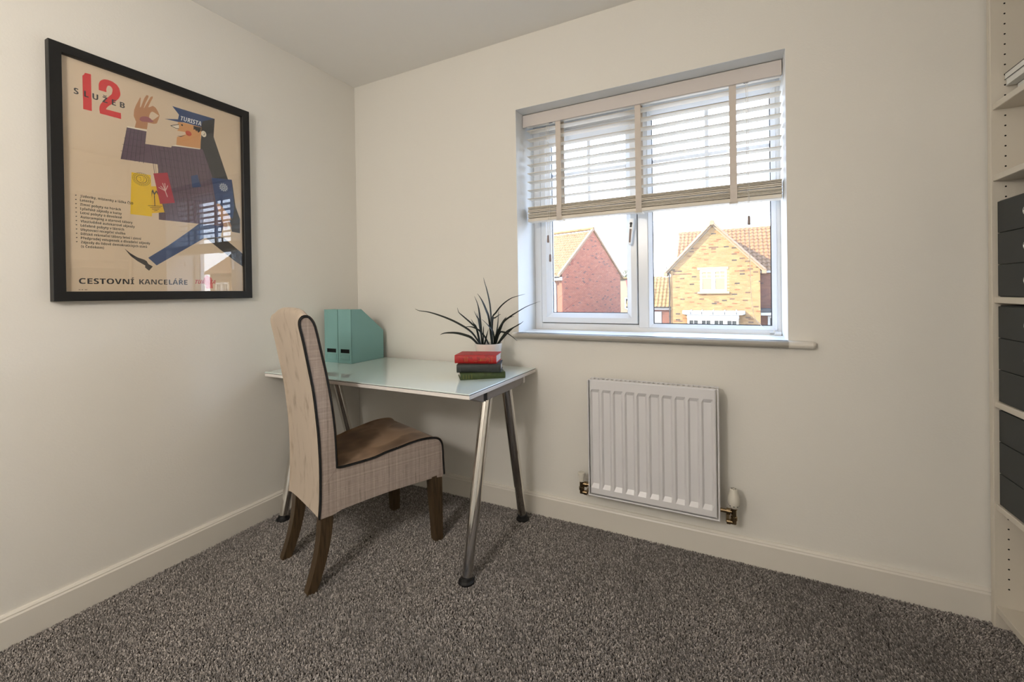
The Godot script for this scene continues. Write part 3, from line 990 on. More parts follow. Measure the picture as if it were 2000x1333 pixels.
func radiator() -> void:
	var o := thing("radiator", "white ribbed panel radiator with valves on the wall below the window", "radiator", Vector3.ZERO)
	var E: Material = M["radiator enamel"]
	var x0 := 1.5115
	var x1 := 2.0245
	var y0 := 0.2005
	var y1 := 0.7135
	var z := 0.1
	var dep := 0.0085
	var cut_x := [x0, x0 + 0.004]
	var dx := [0.006, 0.0]
	for k in 10:
		var c := 1.5365 + k * 0.0507
		cut_x.append_array([c - 0.021, c - 0.0135, c + 0.0135, c + 0.021])
	cut_x.append_array([x1 - 0.004, x1])
	var cut_y := [[y0, 0.004], [y0 + 0.004, 0.0], [0.2285, 0.0], [0.2475, 1.0], [0.656, 1.0], [0.671, 0.0], [y1 - 0.006, 0.0], [y1 - 0.002, 0.004], [y1, 0.012]]
	var depth := func(i: int, j: int) -> float:
		var a: float = cut_y[j][1]
		var inside: bool = a == 1.0 and i >= 2 and i < cut_x.size() - 2 and (i - 2) % 4 in [1, 2]
		if a == 1.0: a = 0.0
		if i == 0 or i == cut_x.size() - 1: a = maxf(a, 0.004)
		return z - (dep if inside else 0.0) - a
	var f := MB.new()
	for i in cut_x.size() - 1:
		for j in cut_y.size() - 1:
			var p := []
			for k in [[0, 0], [1, 0], [1, 1], [0, 1]]: p.append(Vector3(cut_x[i + k[0]], cut_y[j + k[1]][0], depth.call(i + k[0], j + k[1])))
			f.poly([p[0], p[1], p[2]], Vector3.BACK)
			f.poly([p[0], p[2], p[3]], Vector3.BACK)
	f.span(Vector3(x0, y0, 0.084), Vector3(x1, y1 - 0.012, 0.0885))
	part("front_panel", f, E, o)
	var rim := MB.new()
	rim.span(Vector3(1.5015, 0.1905, 0.045), Vector3(1.507, 0.708, 0.0985), 0.002)
	rim.span(Vector3(2.029, 0.1905, 0.045), Vector3(2.0355, 0.708, 0.0985), 0.002)
	rim.span(Vector3(1.5015, 0.189, 0.075), Vector3(2.0355, 0.1955, 0.0985), 0.002)
	part("side_cover", rim, E, o)
	var tp := MB.new()
	for k in 26: tp.span(Vector3(1.512 + k * 0.0198, 0.7065, 0.046), Vector3(1.522 + k * 0.0198, 0.7105, 0.088))
	tp.span(Vector3(1.503, 0.7065, 0.04), Vector3(2.034, 0.7125, 0.047), 0.001)
	tp.span(Vector3(1.503, 0.7065, 0.084), Vector3(2.034, 0.7125, 0.089), 0.001)
	part("top_grille", tp, E, o)
	part("back_plate", one_box(Vector3(1.515, 0.21, 0.045), Vector3(2.02, 0.69, 0.06)), E, o)
	for x in [1.6, 1.93]: part("wall_bracket", one_box(Vector3(x - 0.02, 0.25, 0), Vector3(x + 0.02, 0.68, 0.046)), E, o)
	var metal: Material = M["brass nickel"]
	for s in [[1.463, 1.0, 0.077], [2.0835, -1.0, 0.077]]:
		var vb := MB.new()
		var c: float = s[0]
		var zz: float = s[2]
		var left: bool = s[1] > 0
		var ty := 0.2265 if left else 0.229
		vb.lathe([Vector2(0, 0.183), Vector2(0.0095, 0.184), Vector2(0.0095, 0.197), Vector2(0.0125, 0.199), Vector2(0.0125, 0.2115), Vector2(0.0095, 0.2135), Vector2(0.0095, 0.238), Vector2(0.012, 0.24), Vector2(0.012, 0.252), Vector2(0, 0.253)], Vector3(c, 0, zz), Basis.IDENTITY, 14)
		var side := Basis(Vector3.UP, Vector3(s[1], 0, 0), Vector3(0, 0, s[1]))
		vb.lathe([Vector2(0, 0), Vector2(0.007, 0), Vector2(0.007, 0.012), Vector2(0.0125, 0.0125), Vector2(0.0125, 0.026), Vector2(0.008, 0.0265), Vector2(0.008, 0.052)], Vector3(c, ty, zz), side, 12)
		# tail to the wall
		var tw := Basis(Vector3.UP, Vector3(s[1], 0, 0), Vector3(0, 0, s[1]))
		vb.lathe([Vector2(0, -0.006), Vector2(0.0085, -0.006), Vector2(0.0085, 0.012), Vector2(0.0105, 0.0125), Vector2(0.0105, 0.026), Vector2(0, 0.0265)], Vector3(c, 0.1885, zz), tw, 12)
		vb.tube([Vector3(c + s[1] * 0.022, 0.1885, zz), Vector3(c + s[1] * 0.022, 0.1885, -0.001)], 0.0075, 10)
		part("valve_body", vb, metal, o)
		var hd := MB.new()
		if left:
			hd.lathe([Vector2(0.0, 0.238), Vector2(0.012, 0.238), Vector2(0.0135, 0.262), Vector2(0.0165, 0.264), Vector2(0.0165, 0.277), Vector2(0.0145, 0.2785), Vector2(0, 0.279)], Vector3(c, 0, zz), Basis.IDENTITY, 18)
			part("valve_cap", hd, M["valve plastic"], o)
		else:
			hd.lathe([Vector2(0.0, 0.246), Vector2(0.0135, 0.246), Vector2(0.0165, 0.252), Vector2(0.0195, 0.262), Vector2(0.0215, 0.272), Vector2(0.021, 0.284), Vector2(0.0175, 0.3), Vector2(0.0138, 0.312), Vector2(0.0135, 0.319), Vector2(0.012, 0.3215), Vector2(0, 0.322)], Vector3(c, 0, zz), Basis.IDENTITY, 24, false)
			var hm := part("thermostat_head", hd, M["valve plastic"], o)
			var sl := MB.new()
			for k in 8:
				var a := TAU * k / 8
				sl.box(Vector3(c + cos(a) * 0.008, 0.3213, zz + sin(a) * 0.008), Vector3(0.006, 0.0016, 0.0018), 0.0, Basis(Vector3.UP, -a))
				sl.box(Vector3(c + cos(a) * 0.0178, 0.2575, zz + sin(a) * 0.0178), Vector3(0.002, 0.003, 0.005), 0.0, Basis(Vector3.UP, -a))
			part("head_slots", sl, M["dark tool"], hm).set_meta("kind", "stuff")


func bookcase() -> void:
	var o := thing("bookcase", "tall white bookcase of adjustable shelves at the right edge", "bookcase", Vector3.ZERO)
	var C: Material = M["cabinet white"]
	var fx := 2.831
	var bx := 3.105
	var z0 := 0.0195
	var z1 := 0.819
	for z in [z0, z1 - 0.0215]:
		var s := MB.new()
		s.span(Vector3(fx, 0, z), Vector3(bx, 2.36, z + 0.0215), 0.0012)
		part("side_panel", s, C, o)
	part("back_panel", one_box(Vector3(bx - 0.006, 0.04, z0 + 0.02), Vector3(bx, 2.35, z1 - 0.02)), C, o)
	for y in [[1.6675, 0.0195], [1.4405, 0.0185], [1.0505, 0.0195], [0.7155, 0.0195], [0.3855, 0.0185], [0.0515, 0.0215], [2.02, 0.0195], [2.338, 0.0215]]:
		part("shelf", one_box(Vector3(fx + 0.004, y[0], z0 + 0.022), Vector3(bx - 0.007, y[0] + y[1], z1 - 0.022), 0.0012), C, o)
	part("plinth", one_box(Vector3(fx + 0.04, 0, z0 + 0.022), Vector3(fx + 0.056, 0.0515, z1 - 0.022)), C, o)
	var h := MB.new()
	for k in range(4, 72):
		var y := 0.0045 + 0.0322 * k - 0.0
		for x in [fx + 0.0335, bx - 0.04]:
			h.lathe([Vector2(0, 0.0003), Vector2(0.0026, 0.0003), Vector2(0.0026, -0.0003)], Vector3(x, y, z0 + 0.0215), Basis(Vector3.RIGHT, Vector3.BACK, Vector3.DOWN), 8)
	part("peg_holes", h, M["peg hole"], o).set_meta("kind", "stuff")
	# three black drawer units
	var unit := thing("drawer_unit", "black three-drawer unit nearest the floor, on the lowest loaded shelf", "drawer unit", Vector3(2.84, 0.404, 0.0505), 0.0, "drawer units in the bookcase")
	var w := 0.31
	var hh := 0.3085
	part("body", one_box(Vector3(0.006, 0, 0), Vector3(0.245, hh, w), 0.001), M["drawer black"], unit)
	for k in 3:
		var d := part("drawer", one_box(Vector3(0, 0.003 + k * 0.1015, 0.0025), Vector3(0.012, 0.003 + k * 0.1015 + 0.0995, w - 0.0025), 0.0012), M["drawer black"], unit)
		var r := MB.new()
		var pts := []
		for q in 25: pts.append(Vector3(-0.002, 0.051 + k * 0.1015 + sin(TAU * q / 24) * 0.0125, w * 0.5 + cos(TAU * q / 24) * 0.0125))
		r.tube(pts, 0.0014, 6, false)
		r.box(Vector3(-0.001, 0.051 + k * 0.1015 + 0.0125, w * 0.5), Vector3(0.004, 0.006, 0.006), 0.001)
		part("ring_pull", r, M["ring steel"], d)
	for s in [[0.735, "black three-drawer unit in the middle of the three in the bookcase"], [1.07, "black three-drawer unit highest of the three, under the empty shelf"]]:
		var c: Node3D = unit.duplicate()
		c.name = numbered("drawer_unit")
		add_child(c)
		c.position.y = s[0]
		c.scale = Vector3(1, 0.99 if s[0] > 1.0 else 1.0, 1)
		c.set_meta("label", s[1])
	# magazines lying on the top shelf
	var mk := func(y: float, th: float, x: float, z: float, cover: String, label: String) -> void:
		var m := thing("magazine", label, "magazine", Vector3(x, y, z), 0.0, "magazines on the top shelf in view")
		part("pages", one_box(Vector3(0.0015, 0.0012, 0.0015), Vector3(0.2, th - 0.0012, 0.27)), M["paper white"], m)
		var cv := MB.new()
		cv.span(Vector3(0, 0, 0), Vector3(0.205, 0.001, 0.272))
		cv.span(Vector3(0, th - 0.001, 0), Vector3(0.205, th, 0.272))
		cv.span(Vector3(0.203, 0, 0), Vector3(0.205, th, 0.272))
		part("cover", cv, M[cover], m)
	mk.call(1.687, 0.018, 2.905, 0.05, "cover grey", "grey covered magazine at the bottom of the shelf pile, set back")
	mk.call(1.705, 0.017, 2.9, 0.06, "cover grey", "grey covered magazine second from the bottom of the shelf pile")
	mk.call(1.722, 0.014, 2.885, 0.055, "cover grey", "grey covered magazine beneath the two overhanging white ones")
	mk.call(1.7365, 0.0195, 2.862, 0.0505, "paper white", "white paper-edged magazine second from the top of the pile")
	mk.call(1.7562, 0.0195, 2.86, 0.0475, "drawer black", "thick magazine with dark cover on top of the shelf pile")


func desk() -> void:
	var o := thing("desk", "glass-topped white desk on four tubular chrome legs", "desk", Vector3.ZERO)
	var y := 0.733
	part("tabletop", one_box(Vector3(0.0255, y - 0.021, 0.0225), Vector3(1.2165, y - 0.0062, 0.63), 0.0012), M["desk edge"], o)
	part("edge_seam", one_box(Vector3(0.0262, y - 0.0062, 0.0232), Vector3(1.2158, y - 0.0042, 0.6293)), M["black"], o)
	part("glass_top", one_box(Vector3(0.0255, y - 0.0042, 0.0225), Vector3(1.2165, y, 0.63), 0.0008), M["desk glass"], o)
	for s in [[1.178, 1.0], [0.064, -1.0]]:
		var x: float = s[0]
		var b := MB.new()
		b.prism(PackedVector2Array([Vector2(0.13, 0.712), Vector2(0.467, 0.712), Vector2(0.467, 0.672), Vector2(0.16, 0.672), Vector2(0.13, 0.69)]), Transform3D(Basis(Vector3.BACK, Vector3.UP, Vector3.LEFT), Vector3(x + 0.021, 0, 0)), 0.042, 0.002)
		part("leg_beam", b, M["steel grey"], o)
		var br := MB.new()
		br.prism(PackedVector2Array([Vector2(0.4985, 0.712), Vector2(0.608, 0.712), Vector2(0.4985, 0.671)]), Transform3D(Basis(Vector3.BACK, Vector3.UP, Vector3.LEFT), Vector3(x + 0.0215, 0, 0)), 0.043, 0.001)
		part("beam_bracket", br, M["steel grey"], o)
		part("gap_block", one_box(Vector3(x - 0.017, 0.673, 0.466), Vector3(x + 0.017, 0.712, 0.499)), M["dark steel"], o)  # dark block filling the gap between beam and bracket
		part("beam_cap", one_box(Vector3(x - 0.02, 0.676, 0.112), Vector3(x + 0.0225, 0.708, 0.1285), 0.002), M["desk edge"], o)
		for e in [1.0, -1.0]:
			var f := Vector3(1.167 if s[1] > 0 else 0.094, 0.0, 0.342 + e * 0.252)
			var t := Vector3(x - s[1] * 0.004, 0.676, 0.342 + e * 0.088)
			var d := (t - f).normalized()
			var ax := Basis(d.cross(Vector3.RIGHT).normalized(), d, Vector3.ZERO)
			ax.z = ax.x.cross(ax.y)
			var up := MB.new()
			var k := 0.185 / d.y
			var l := f.distance_to(t)
			up.lathe([Vector2(0.0205, k), Vector2(0.0225, k), Vector2(0.0235, l * 0.6), Vector2(0.0245, l), Vector2(0, l)], f, ax, 28)
			var leg := part("leg", up, M["chrome"], o)
			var lo := MB.new()
			lo.lathe([Vector2(0.0185, 0.02), Vector2(0.0205, 0.022), Vector2(0.0205, k)], f, ax, 28)
			part("leg_extension", lo, M["chrome"], leg)
			var ft := MB.new()
			ft.lathe([Vector2(0, -0.003), Vector2(0.027, -0.003), Vector2(0.0315, 0.002), Vector2(0.031, 0.008), Vector2(0.024, 0.014), Vector2(0.02, 0.024), Vector2(0, 0.026)], f, Basis.IDENTITY, 24)
			part("foot", ft, M["rubber"], leg)
			if e < 0:
				var co := MB.new()
				co.lathe([Vector2(0.0225, 0.018), Vector2(0.0235, 0.02), Vector2(0.0235, 0.036), Vector2(0.0205, 0.038)], f, ax, 24)
				part("collar", co, M["grey rubber"], leg)


const PROF := [[-0.228, 0.268], [-0.222, 0.333], [-0.220, 0.454], [-0.223, 0.56], [-0.228, 0.632], [-0.238, 0.738], [-0.252, 0.828], [-0.270, 0.933], [-0.282, 0.992], [-0.2825, 1.012], [-0.2765, 1.025], [-0.266, 1.03], [-0.2565, 1.029], [-0.247, 1.022], [-0.231, 0.991], [-0.211, 0.893], [-0.192, 0.794], [-0.177, 0.693], [-0.168, 0.61], [-0.164, 0.539], [-0.161, 0.462]]
const SEAT := [[-0.161, 0.462], [-0.155, 0.444], [-0.087, 0.443], [-0.012, 0.447], [0.03, 0.455], [0.092, 0.462], [0.136, 0.468], [0.196, 0.472], [0.255, 0.466], [0.281, 0.454], [0.294, 0.432], [0.298, 0.40], [0.299, 0.359], [0.303, 0.292]]


func chair() -> void:
	var o := thing("dining_chair", "high-backed beige slipcovered chair with black piping at the desk", "chair", Vector3(0.614, 0, 0.599), deg_to_rad(-19.35))
	# here x is across, -z is the way it faces: lf = -z
	var hw := func(lf: float, y: float, side: float) -> float:
		var w := 0.165 + 0.0878 * (lf + 0.274)
		if side < 0.0 and lf < -0.15: w += 0.017 * smoothstep(0.55, 0.98, y)
		return w
	var crown := func(u: float, y: float, lf: float) -> float:
		return (0.036 * smoothstep(0.78, 1.03, y) if lf < -0.15 else 0.008 * smoothstep(0.40, 0.45, y)) * (1.0 - pow(absf(u), 3.5))
	var strip := func(prof: Array, bulge: float) -> Array:
		var pts := []
		for p in prof: pts.append(Vector2(p[0], p[1]))
		pts = smooth_path(pts, 3)
		var rows := []
		for u in [-1.0, -0.985, -0.94, -0.85, -0.7, -0.5, -0.25, 0.0, 0.25, 0.5, 0.7, 0.85, 0.94, 0.985, 1.0]:
			var row := []
			for i in pts.size():
				var p: Vector2 = pts[i]
				var a: Vector2 = pts[maxi(i - 1, 0)]
				var b: Vector2 = pts[mini(i + 1, pts.size() - 1)]
				var nn := (b - a).orthogonal().normalized()
				var k: float = bulge * (1.0 - pow(absf(u), 4.0)) - 0.006 * pow(absf(u), 24.0)
				var q := p + nn * -k if false else p + Vector2(-nn.x, -nn.y) * -k
				row.append(Vector3(u * hw.call(p.x, p.y, u), q.y + crown.call(u, p.y, p.x), -q.x))
			rows.append(row)
		return rows
	var bk := MB.new()
	bk.grid(strip.call(PROF.slice(0, 13), 0.004))
	var back := part("backrest", bk, M["brushed velvet"], o)
	var fr := MB.new()
	fr.grid(strip.call(PROF.slice(12), 0.004))
	part("back_front", fr, M["velvet"], back)
	var st := MB.new()
	st.grid(strip.call(SEAT, 0.006))
	part("seat", st, M["velvet"], o)
	# linen sides, in two pieces that meet at the mitred seam
	var inner := Vector2(-0.157, 0.452)
	var low := Vector2(-0.2195, 0.372)
	var hem := [Vector2(0.294, 0.283), Vector2(0.238, 0.289), Vector2(0.15, 0.29), Vector2(0.042, 0.29), Vector2(-0.049, 0.286), Vector2(-0.143, 0.279), Vector2(-0.18, 0.268), Vector2(-0.226, 0.266)]
	for s in [1.0, -1.0]:
		var up := []
		for p in PROF: up.append(Vector2(p[0], p[1]))
		var a := PackedVector2Array()
		a.append(low)
		for i in range(2, up.size() - 1): a.append(up[i])
		a.append(inner)
		var b := PackedVector2Array()
		b.append(inner)
		for i in range(1, SEAT.size()): b.append(Vector2(SEAT[i][0], SEAT[i][1]))
		for p in hem: b.append(p)
		b.append(Vector2(-0.222, 0.333))
		b.append(low)
		for q in [a, b]:
			var mb := MB.new()
			var id := Geometry2D.triangulate_polygon(q)
			for k in range(0, id.size(), 3):
				var v := []
				for m in 3:
					var p: Vector2 = q[id[k + m]]
					v.append(Vector3(s * (hw.call(p.x, p.y, s) - 0.001), p.y, -p.x))
				mb.poly(v, Vector3(s, 0, 0))
			part("side_panel", mb, M["linen"], o)
		var lines := [PROF.slice(0, 12).map(func(p): return Vector2(p[0], p[1])), (PROF.slice(11) + SEAT.slice(1)).map(func(p): return Vector2(p[0], p[1]))]
		for l in lines:
			var path := []
			for p in smooth_path(l, 3): path.append(Vector3(s * (hw.call(p.x, p.y, s) + 0.0005), p.y, -p.x))
			var t := MB.new()
			t.tube(path, 0.0038, 8)
			part("piping", t, M["piping black"], o)
		var seam := MB.new()
		seam.tube([Vector3(s * (hw.call(inner.x, inner.y, s) - 0.0009), inner.y, -inner.x), Vector3(s * (hw.call(low.x, low.y, s) - 0.0009), low.y, -low.x)], 0.0011, 5)
		part("seam", seam, M["linen"], o)
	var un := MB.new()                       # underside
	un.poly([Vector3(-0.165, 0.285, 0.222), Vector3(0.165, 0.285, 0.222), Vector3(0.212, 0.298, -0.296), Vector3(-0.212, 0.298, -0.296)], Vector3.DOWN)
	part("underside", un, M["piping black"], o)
	# legs: curved behind, straight in front
	for s in [1.0, -1.0]:
		for e in [0, 1]:
			var rows := []
			var n := 8
			for i in n + 1:
				var k := float(i) / n
				var y := lerpf(0.295, -0.002, k)
				var lf := lerpf(-0.196, -0.258, k * k) if e == 0 else lerpf(0.268, 0.276, k)
				var hx := lerpf(0.0225, 0.0175, k) if e == 0 else lerpf(0.024, 0.018, k)
				var hz := lerpf(0.024, 0.018, k) if e == 0 else lerpf(0.027, 0.0195, k)
				var cx: float = s * ((0.1665 - hx - 0.001) if e == 0 else (0.2115 - hx))
				rows.append([Vector3(cx - hx, y, -lf - hz), Vector3(cx + hx, y, -lf - hz), Vector3(cx + hx, y, -lf + hz), Vector3(cx - hx, y, -lf + hz)])
			var mb := MB.new()
			var cen := Vector3(s * 0.145, 0, 0)
			for i in n:
				for k in 4:
					var c4: Vector3 = (rows[i][0] + rows[i][2]) * 0.5
					var q := [rows[i][k], rows[i][(k + 1) % 4], rows[i + 1][(k + 1) % 4], rows[i + 1][k]]
					mb.poly([q[0], q[1], q[2]], (q[0] + q[1]) * 0.5 - c4)
					mb.poly([q[0], q[2], q[3]], (q[0] + q[1]) * 0.5 - c4)
			mb.poly(rows[n], Vector3.DOWN)
			part("leg", mb, M["dark wood"], o)


func desk_things() -> void:
	var y := 0.733
	for s in [[0.1485, "teal magazine file on the desk, the right one beside the slanted edge"], [0.0415, "teal magazine file on the desk, the one closer to the left wall"]]:
		var o := thing("magazine_file", s[1], "magazine file", Vector3(s[0], y, 0.2872), deg_to_rad(0.0), "magazine files")
		var w := 0.0985 if s[0] > 0.1 else 0.1035
		var T: Material = M["teal card"]
		var side := PackedVector2Array([Vector2(0, 0.0008), Vector2(0, 0.2945), Vector2(-0.075, 0.2945), Vector2(-0.243, 0.165), Vector2(-0.243, 0.0008)])
		for x in [0.0022, w]:
			var m := MB.new()
			m.prism(side, Transform3D(Basis(Vector3.BACK, Vector3.UP, Vector3.LEFT), Vector3(x, 0, 0)), 0.0022, 0.0005)
			part("side_board", m, T, o)
		var f := MB.new()                    # front with a finger hole
		f.span(Vector3(0, 0.0008, -0.0024), Vector3(w, 0.056, 0.0002))
		f.span(Vector3(0, 0.0775, -0.0024), Vector3(w, 0.2945, 0.0002))
		f.span(Vector3(0, 0.056, -0.0024), Vector3(0.0165, 0.0775, 0.0002))
		f.span(Vector3(w - 0.0145, 0.056, -0.0024), Vector3(w, 0.0775, 0.0002))
		part("front_board", f, T, o)
		part("hole_shade", one_box(Vector3(0.003, 0.05, -0.012), Vector3(w - 0.003, 0.085, -0.01)), M["hole dark"], o)  # dark sheet standing in for the shade inside the finger hole
		part("back_board", one_box(Vector3(0.002, 0.0008, -0.2435), Vector3(w - 0.002, 0.165, -0.2412)), T, o)
		part("base_board", one_box(Vector3(0.002, 0.0005, -0.2412), Vector3(w - 0.002, 0.003, -0.0024)), T, o)
		part("top_board", one_box(Vector3(0.0022, 0.2922, -0.05), Vector3(w - 0.0022, 0.2945, -0.0024)), T, o)
		var l := MB.new()
		l.ring(Transform3D.IDENTITY, 0.0105, w - 0.0105, 0.018, 0.049, [Vector2(0, 0.0002), Vector2(0, 0.0022), Vector2(0.0015, 0.0028), Vector2(0.005, 0.0028), Vector2(0.0065, 0.0012), Vector2(0.0065, 0.0002)])
		var h := part("label_holder", l, T, o)
		var lc := MB.new()
		lc.span(Vector3(0.018, 0.0255, 0.0002), Vector3(w - 0.018, 0.0415, 0.0012), 0.0004)
		part("label_card", lc, T, h)
	# books: spine line from a to b along the cover bottom
	var bl := [["book green", Vector3(1.0437, y, 0.4298), Vector3(1.1987, y, 0.3087), 0.0285, 0.125, "green cloth-bound book at the bottom of the stack on the desk"],
		["book dark", Vector3(1.0146, y + 0.0285, 0.4151), Vector3(1.1908, y + 0.0285, 0.3357), 0.0355, 0.125, "dark cloth-bound book between the red and the green one"],
		["book red", Vector3(0.9869, y + 0.064, 0.3887), Vector3(1.1661, y + 0.064, 0.331), 0.0365, 0.128, "red cloth-bound book on top of the stack by the plant"]]
	for b in bl:
		var d: Vector3 = b[2] - b[1]
		var len := d.length()
		var o := thing("book", b[5], "book", b[1], atan2(-d.z, d.x), "old books stacked on the desk")
		var th: float = b[3]
		var dp: float = b[4]
		var cover: Material = M[b[0]]
		var c := MB.new()
		for yy in [0.0, th - 0.003]:
			c.span(Vector3(0, yy, -dp), Vector3(len, yy + 0.003, -0.004), 0.0008)
		var rows := []
		for i in 9:                          # rounded spine
			var a := PI * (float(i) / 8 - 0.5)
			rows.append([Vector3(0, th / 2 + sin(a) * th / 2, -0.006 + cos(a) * 0.006), Vector3(len, th / 2 + sin(a) * th / 2, -0.006 + cos(a) * 0.006)])
		for i in 8: c.poly([rows[i][0], rows[i][1], rows[i + 1][1], rows[i + 1][0]], Vector3(0, i - 3.5, 6))
		for x in [0.0, len]:
			var e := []
			for i in 9: e.append(rows[i][0 if x == 0.0 else 1])
			c.poly(e, Vector3(x - 0.01, 0, 0))
		part("cover", c, cover, o)
		part("pages", one_box(Vector3(0.004, 0.003, -dp + 0.004), Vector3(len - 0.004, th - 0.003, -0.004)), M["pages"], o)
		var g := MB.new()
		var on := func(x0: float, x1: float, k0: float, k1: float) -> void:
			g.span(Vector3(x0, th * k0, -0.003), Vector3(x1, th * k1, 0.00035 - absf((k0 + k1) * 0.5 - 0.5) * 0.004))
		if b[0] == "book red":
			for k in 3: on.call(len * 0.24 + k * 0.006, len * 0.24 + k * 0.006 + 0.0016, 0.2, 0.8)
			on.call(len * 0.58, len * 0.76, 0.36, 0.41); on.call(len * 0.6, len * 0.8, 0.52, 0.56)
			on.call(len * 0.62, len * 0.64, 0.3, 0.6); on.call(len * 0.72, len * 0.83, 0.64, 0.67)
			on.call(len * 0.83, len * 0.84, 0.2, 0.65); on.call(len * 0.46, len * 0.54, 0.24, 0.28); on.call(len * 0.89, len * 0.9, 0.15, 0.85)
		elif b[0] == "book green":
			for k in 4: on.call(len * (0.06 + 0.06 * k), len * (0.06 + 0.06 * k) + 0.0035, 0.2, 0.8)
		else:
			on.call(len * 0.08, len * 0.09, 0.15, 0.85); on.call(len * 0.68, len * 0.73, 0.3, 0.36); on.call(len * 0.93, len * 0.935, 0.15, 0.85)
		part("spine_print", g, M["gilt" if b[0] == "book red" else "dull gilt" if b[0] == "book green" else "dark tool"], o).set_meta("kind", "stuff")


func plant() -> void:
	var o := thing("potted_plant", "spiky dark-leaved plant in a small white pot behind the books", "plant", Vector3(1.035, 0.733, 0.17))
	var p := MB.new()
	p.lathe([Vector2(0, 0), Vector2(0.046, 0), Vector2(0.05, 0.004), Vector2(0.0655, 0.128), Vector2(0.0655, 0.1305), Vector2(0.0625, 0.1315), Vector2(0.0605, 0.129), Vector2(0.058, 0.11)], Vector3.ZERO, Basis.IDENTITY, 40)
	part("pot", p, M["pot white"], o)
	var s := MB.new()
	s.lathe([Vector2(0, 0.124), Vector2(0.03, 0.123), Vector2(0.06, 0.119), Vector2(0.06, 0.112)], Vector3.ZERO, Basis.IDENTITY, 24)
	part("soil", s, M["soil"], o)
	var R := Vector3(0.86607, 0, -0.49991)       # across the leaves as they fan out
	var N := Vector3(0.49991, 0, 0.86607)
	var L := [
		[0.03, 5.0, -0.037, 0.122, -0.079, 0.187, -0.145, 0.233, -0.21, 0.264, -0.276, 0.287, -0.321, 0.295, -0.342, 0.305],
		[-0.02, 4.5, -0.043, 0.122, -0.056, 0.197, -0.078, 0.224, -0.124, 0.265, -0.142, 0.282, -0.149, 0.305],
		[0.045, 6.5, -0.045, 0.122, -0.079, 0.16, -0.112, 0.176, -0.152, 0.187, -0.195, 0.189, -0.215, 0.186, -0.225, 0.181],
		[0.01, 5.5, -0.03, 0.122, -0.035, 0.213, -0.041, 0.28, -0.049, 0.323, -0.064, 0.361],
		[-0.01, 6.0, 0.017, 0.122, 0.005, 0.246, -0.008, 0.289, -0.024, 0.329, -0.037, 0.353, -0.051, 0.373],
		[0.0, 4.5, 0.018, 0.122, 0.015, 0.245, 0.01, 0.319, -0.003, 0.386, -0.014, 0.426, -0.019, 0.449],
		[-0.01, 4.5, 0.02, 0.122, 0.02, 0.245, 0.039, 0.278, 0.07, 0.315, 0.11, 0.344, 0.147, 0.357, 0.184, 0.366],
		[0.03, 5.5, 0.023, 0.122, 0.048, 0.185, 0.072, 0.231, 0.102, 0.257, 0.143, 0.283, 0.19, 0.309, 0.251, 0.331],
		[0.02, 5.0, 0.04, 0.122, 0.081, 0.18, 0.115, 0.203, 0.152, 0.223, 0.169, 0.237],
		[0.05, 5.0, 0.03, 0.122, 0.054, 0.181, 0.074, 0.186, 0.094, 0.179, 0.118, 0.161, 0.136, 0.145],
		[-0.01, 4.0, -0.027, 0.122, -0.042, 0.233, -0.055, 0.26, -0.067, 0.287],
		[0.03, 3.2, -0.025, 0.122, -0.023, 0.196, -0.022, 0.218],
		[-0.02, 4.2, 0.028, 0.122, 0.046, 0.211, 0.052, 0.288],
		[0.03, 4.2, 0.027, 0.122, 0.024, 0.185, -0.002, 0.222, -0.03, 0.251],
		[0.02, 4.0, -0.03, 0.122, -0.036, 0.186, -0.069, 0.21, -0.095, 0.215, -0.113, 0.213],
		[-0.03, 4.5, 0.017, 0.122, 0.022, 0.239, 0.035, 0.252, 0.055, 0.265, 0.064, 0.268],
		[-0.01, 4.8, 0.027, 0.122, 0.037, 0.168, 0.072, 0.234, 0.092, 0.257],
		[0.01, 4.8, 0.033, 0.122, 0.072, 0.231, 0.102, 0.254, 0.126, 0.26],
		[-0.01, 4.8, 0.045, 0.122, 0.087, 0.17, 0.121, 0.2, 0.155, 0.223],
		[0.0, 4.5, 0.003, 0.122, -0.019, 0.166, -0.046, 0.196, -0.062, 0.207],
		[-0.03, 4.0, -0.037, 0.122, -0.056, 0.203, -0.072, 0.227, -0.083, 0.247],
		[-0.03, 3.6, -0.028, 0.122, -0.044, 0.226, -0.05, 0.253, -0.055, 0.277],
		[0.02, 5.0, -0.02, 0.122, -0.01, 0.162, 0.001, 0.202]]
	for l in L:
		var pts := []
		for i in range(2, l.size(), 2): pts.append(Vector2(l[i], l[i + 1]))
		var c := smooth_path(pts, 4)
		var mb := MB.new()
		var rows := []
		for i in c.size():
			var k := float(i) / (c.size() - 1)
			var q: Vector2 = c[i]
			var d: Vector2 = (c[mini(i + 1, c.size() - 1)] as Vector2) - (c[maxi(i - 1, 0)] as Vector2)
			var t := (R * d.x + Vector3.UP * d.y).normalized()
			var at: Vector3 = R * q.x + Vector3.UP * q.y + N * (0.012 * signf(l[0]) + l[0] * k)
			var a := t.cross(N).normalized()
			var face := (N * 0.75 + a * 0.65).normalized()
			var w: float = l[1] * 0.001 * (0.85 + 0.3 * sin(PI * minf(k * 1.4, 1.0))) * (1.0 - pow(k, 2.6)) + 0.0003
			var side := t.cross(face).normalized()
			var dn := face * (w * 0.55)
			rows.append([at - side * w, at - side * w * 0.5 - dn * 0.8, at - dn, at + side * w * 0.5 - dn * 0.8, at + side * w, at + side * w * 0.5 - dn * 0.5, at - dn * 0.65, at - side * w * 0.5 - dn * 0.5])
		mb.grid(rows, true)
		part("leaf", mb, M["leaf"], o)


